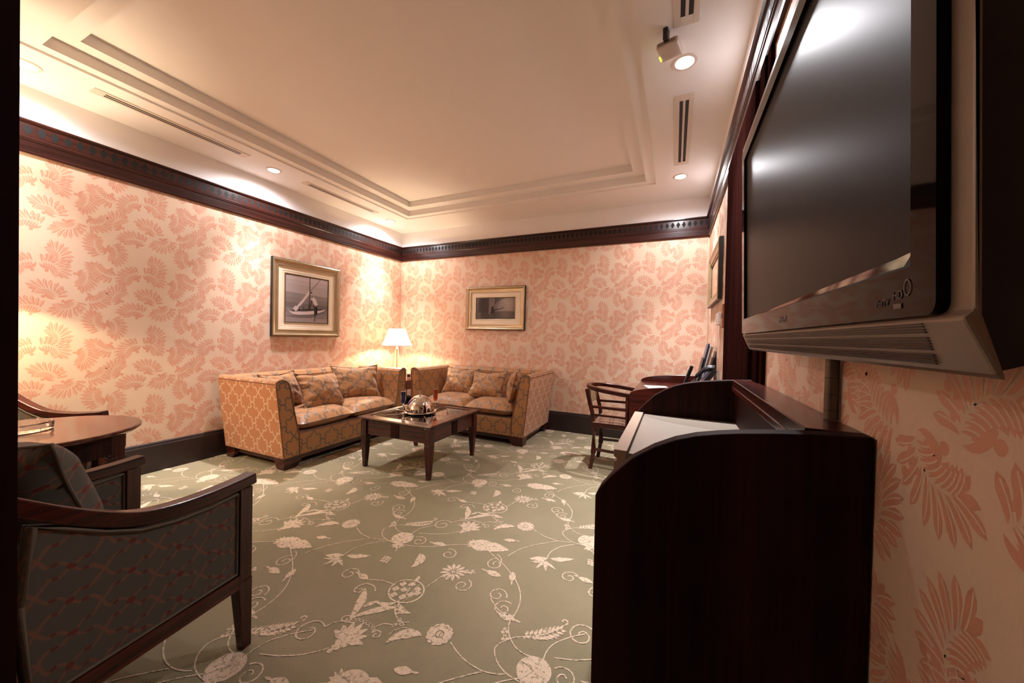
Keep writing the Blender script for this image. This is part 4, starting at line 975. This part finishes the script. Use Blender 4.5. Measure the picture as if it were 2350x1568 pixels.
# ------------------------------------------------------------------ armchairs
def catmull(pts, k=4):
    P = [Vector(q) for q in pts]; out = []
    for i in range(len(P)-1):
        a_, b_, c_, d_ = P[max(0, i-1)], P[i], P[i+1], P[min(len(P)-1, i+2)]
        for j in range(k):
            t = j/k; out.append(.5*((2*b_)+(c_-a_)*t+(2*a_-5*b_+4*c_-d_)*t*t+(3*b_-a_-3*c_+d_)*t**3))
    return out+[P[-1]]
def make_armchair(loc, rz, label):
    """local: faces +y, front plane y=0, right arm at x=+.305"""
    t = empty('armchair', loc, rz, label, 'armchair', 'wood framed armchairs at the round table'); HX = .305
    arm = [(0.012, .640), (-.05, .634), (-.15, .630), (-.25, .634), (-.34, .650), (-.42, .686), (-.50, .735), (-.57, .785), (-.64, .835)]
    for s_ in (-1, 1):
        x = s_*HX
        MB().sweep(catmull([(x, y, z) for y, z in arm]), .026, .020).build('arm_rail', M['wood_y'], t, bevel=.006, bseg=3)
        lg = MB().frustum((x, -.012, 0), (.016, .017), (x, -.027, .27), (.023, .027)); lg.box(x-.023, x+.023, -.050, -.002, .27, .615); lg.build('leg', M['wood_z'], t, bevel=.003)
        MB().sweep(catmull([(x, -.64, .0), (x, -.60, .20), (x, -.585, .32), (x, -.615, .60), (x, -.655, .84)]), .023, .024).build('leg', M['wood_z'], t, bevel=.003)
        MB().box(x-.022, x+.022, -.60, -.045, .245, .298).build('side_rail', M['wood_y'], t, bevel=.003)
        # upholstered side panel
        up_ = [(-.055, .604), (-.15, .596), (-.25, .600), (-.34, .616), (-.42, .652), (-.50, .70), (-.545, .725), (-.565, .55), (-.548, .30), (-.055, .304)]
        pn = MB().prism(up_, 'x', x-.018, x+.018).build('side_panel', M['chair_fab'], t, bevel=.006, uv=True)
        mb = MB()
        for xs in (x-.020, x+.020): mb.tube([(xs, q[0]*.985-.004, q[1]+(.0 if q[1] > .4 else .004)) for q in up_+[up_[0]]], .005, 6)
        mb.build('piping', M['piping'], pn, smooth=True)
    for yy in (-.05, -.60): MB().box(-HX+.02, HX-.02, yy-.02, yy+.02, .245, .298).build('seat_rail', M['wood_x'], t, bevel=.003)
    MB().box(-HX+.026, HX-.026, -.55, -.028, .295, .42).build('seat_cushion', M['chair_fab'], t, bevel=.025, bseg=4, uv=True)
    bk = [(-.50, .40), (-.57, .84), (-.61, .86), (-.645, .83), (-.60, .30), (-.53, .30)]
    MB().prism(bk, 'x', -HX+.025, HX-.025).build('backrest', M['chair_fab'], t, bevel=.012, bseg=3, uv=True)
    MB().box(-HX-.02, HX+.02, -.675, -.635, .835, .875).build('top_rail', M['wood_x'], t, bevel=.005)
    return t
a9 = math.radians(9)
make_armchair((-1.77, .80, 0), a9, 'dark wood armchair with grey-green patterned sides in the near left foreground')
f2 = math.atan2(.5, .86)-PI/2
Fv = Vector((.86, .5, 0)).normalized(); Lv = Vector((-.5, .86, 0)).normalized(); lf_ = Vector((-3.39, 1.06, 0))
c2 = lf_-Lv*.305; c2.z = 0
make_armchair(tuple(c2), f2, 'second armchair behind the round table against the left wall, only its arm showing')
# blue-grey cushion on the near armchair
pillow((-1.90, .40, .655), (math.cos(a9+.25), math.sin(a9+.25), 0), (.12, -.42, 1), .42, .40, .24, 'blue-grey patterned cushion leaning in the near armchair', M['chair_fab'], 9, None, .4)
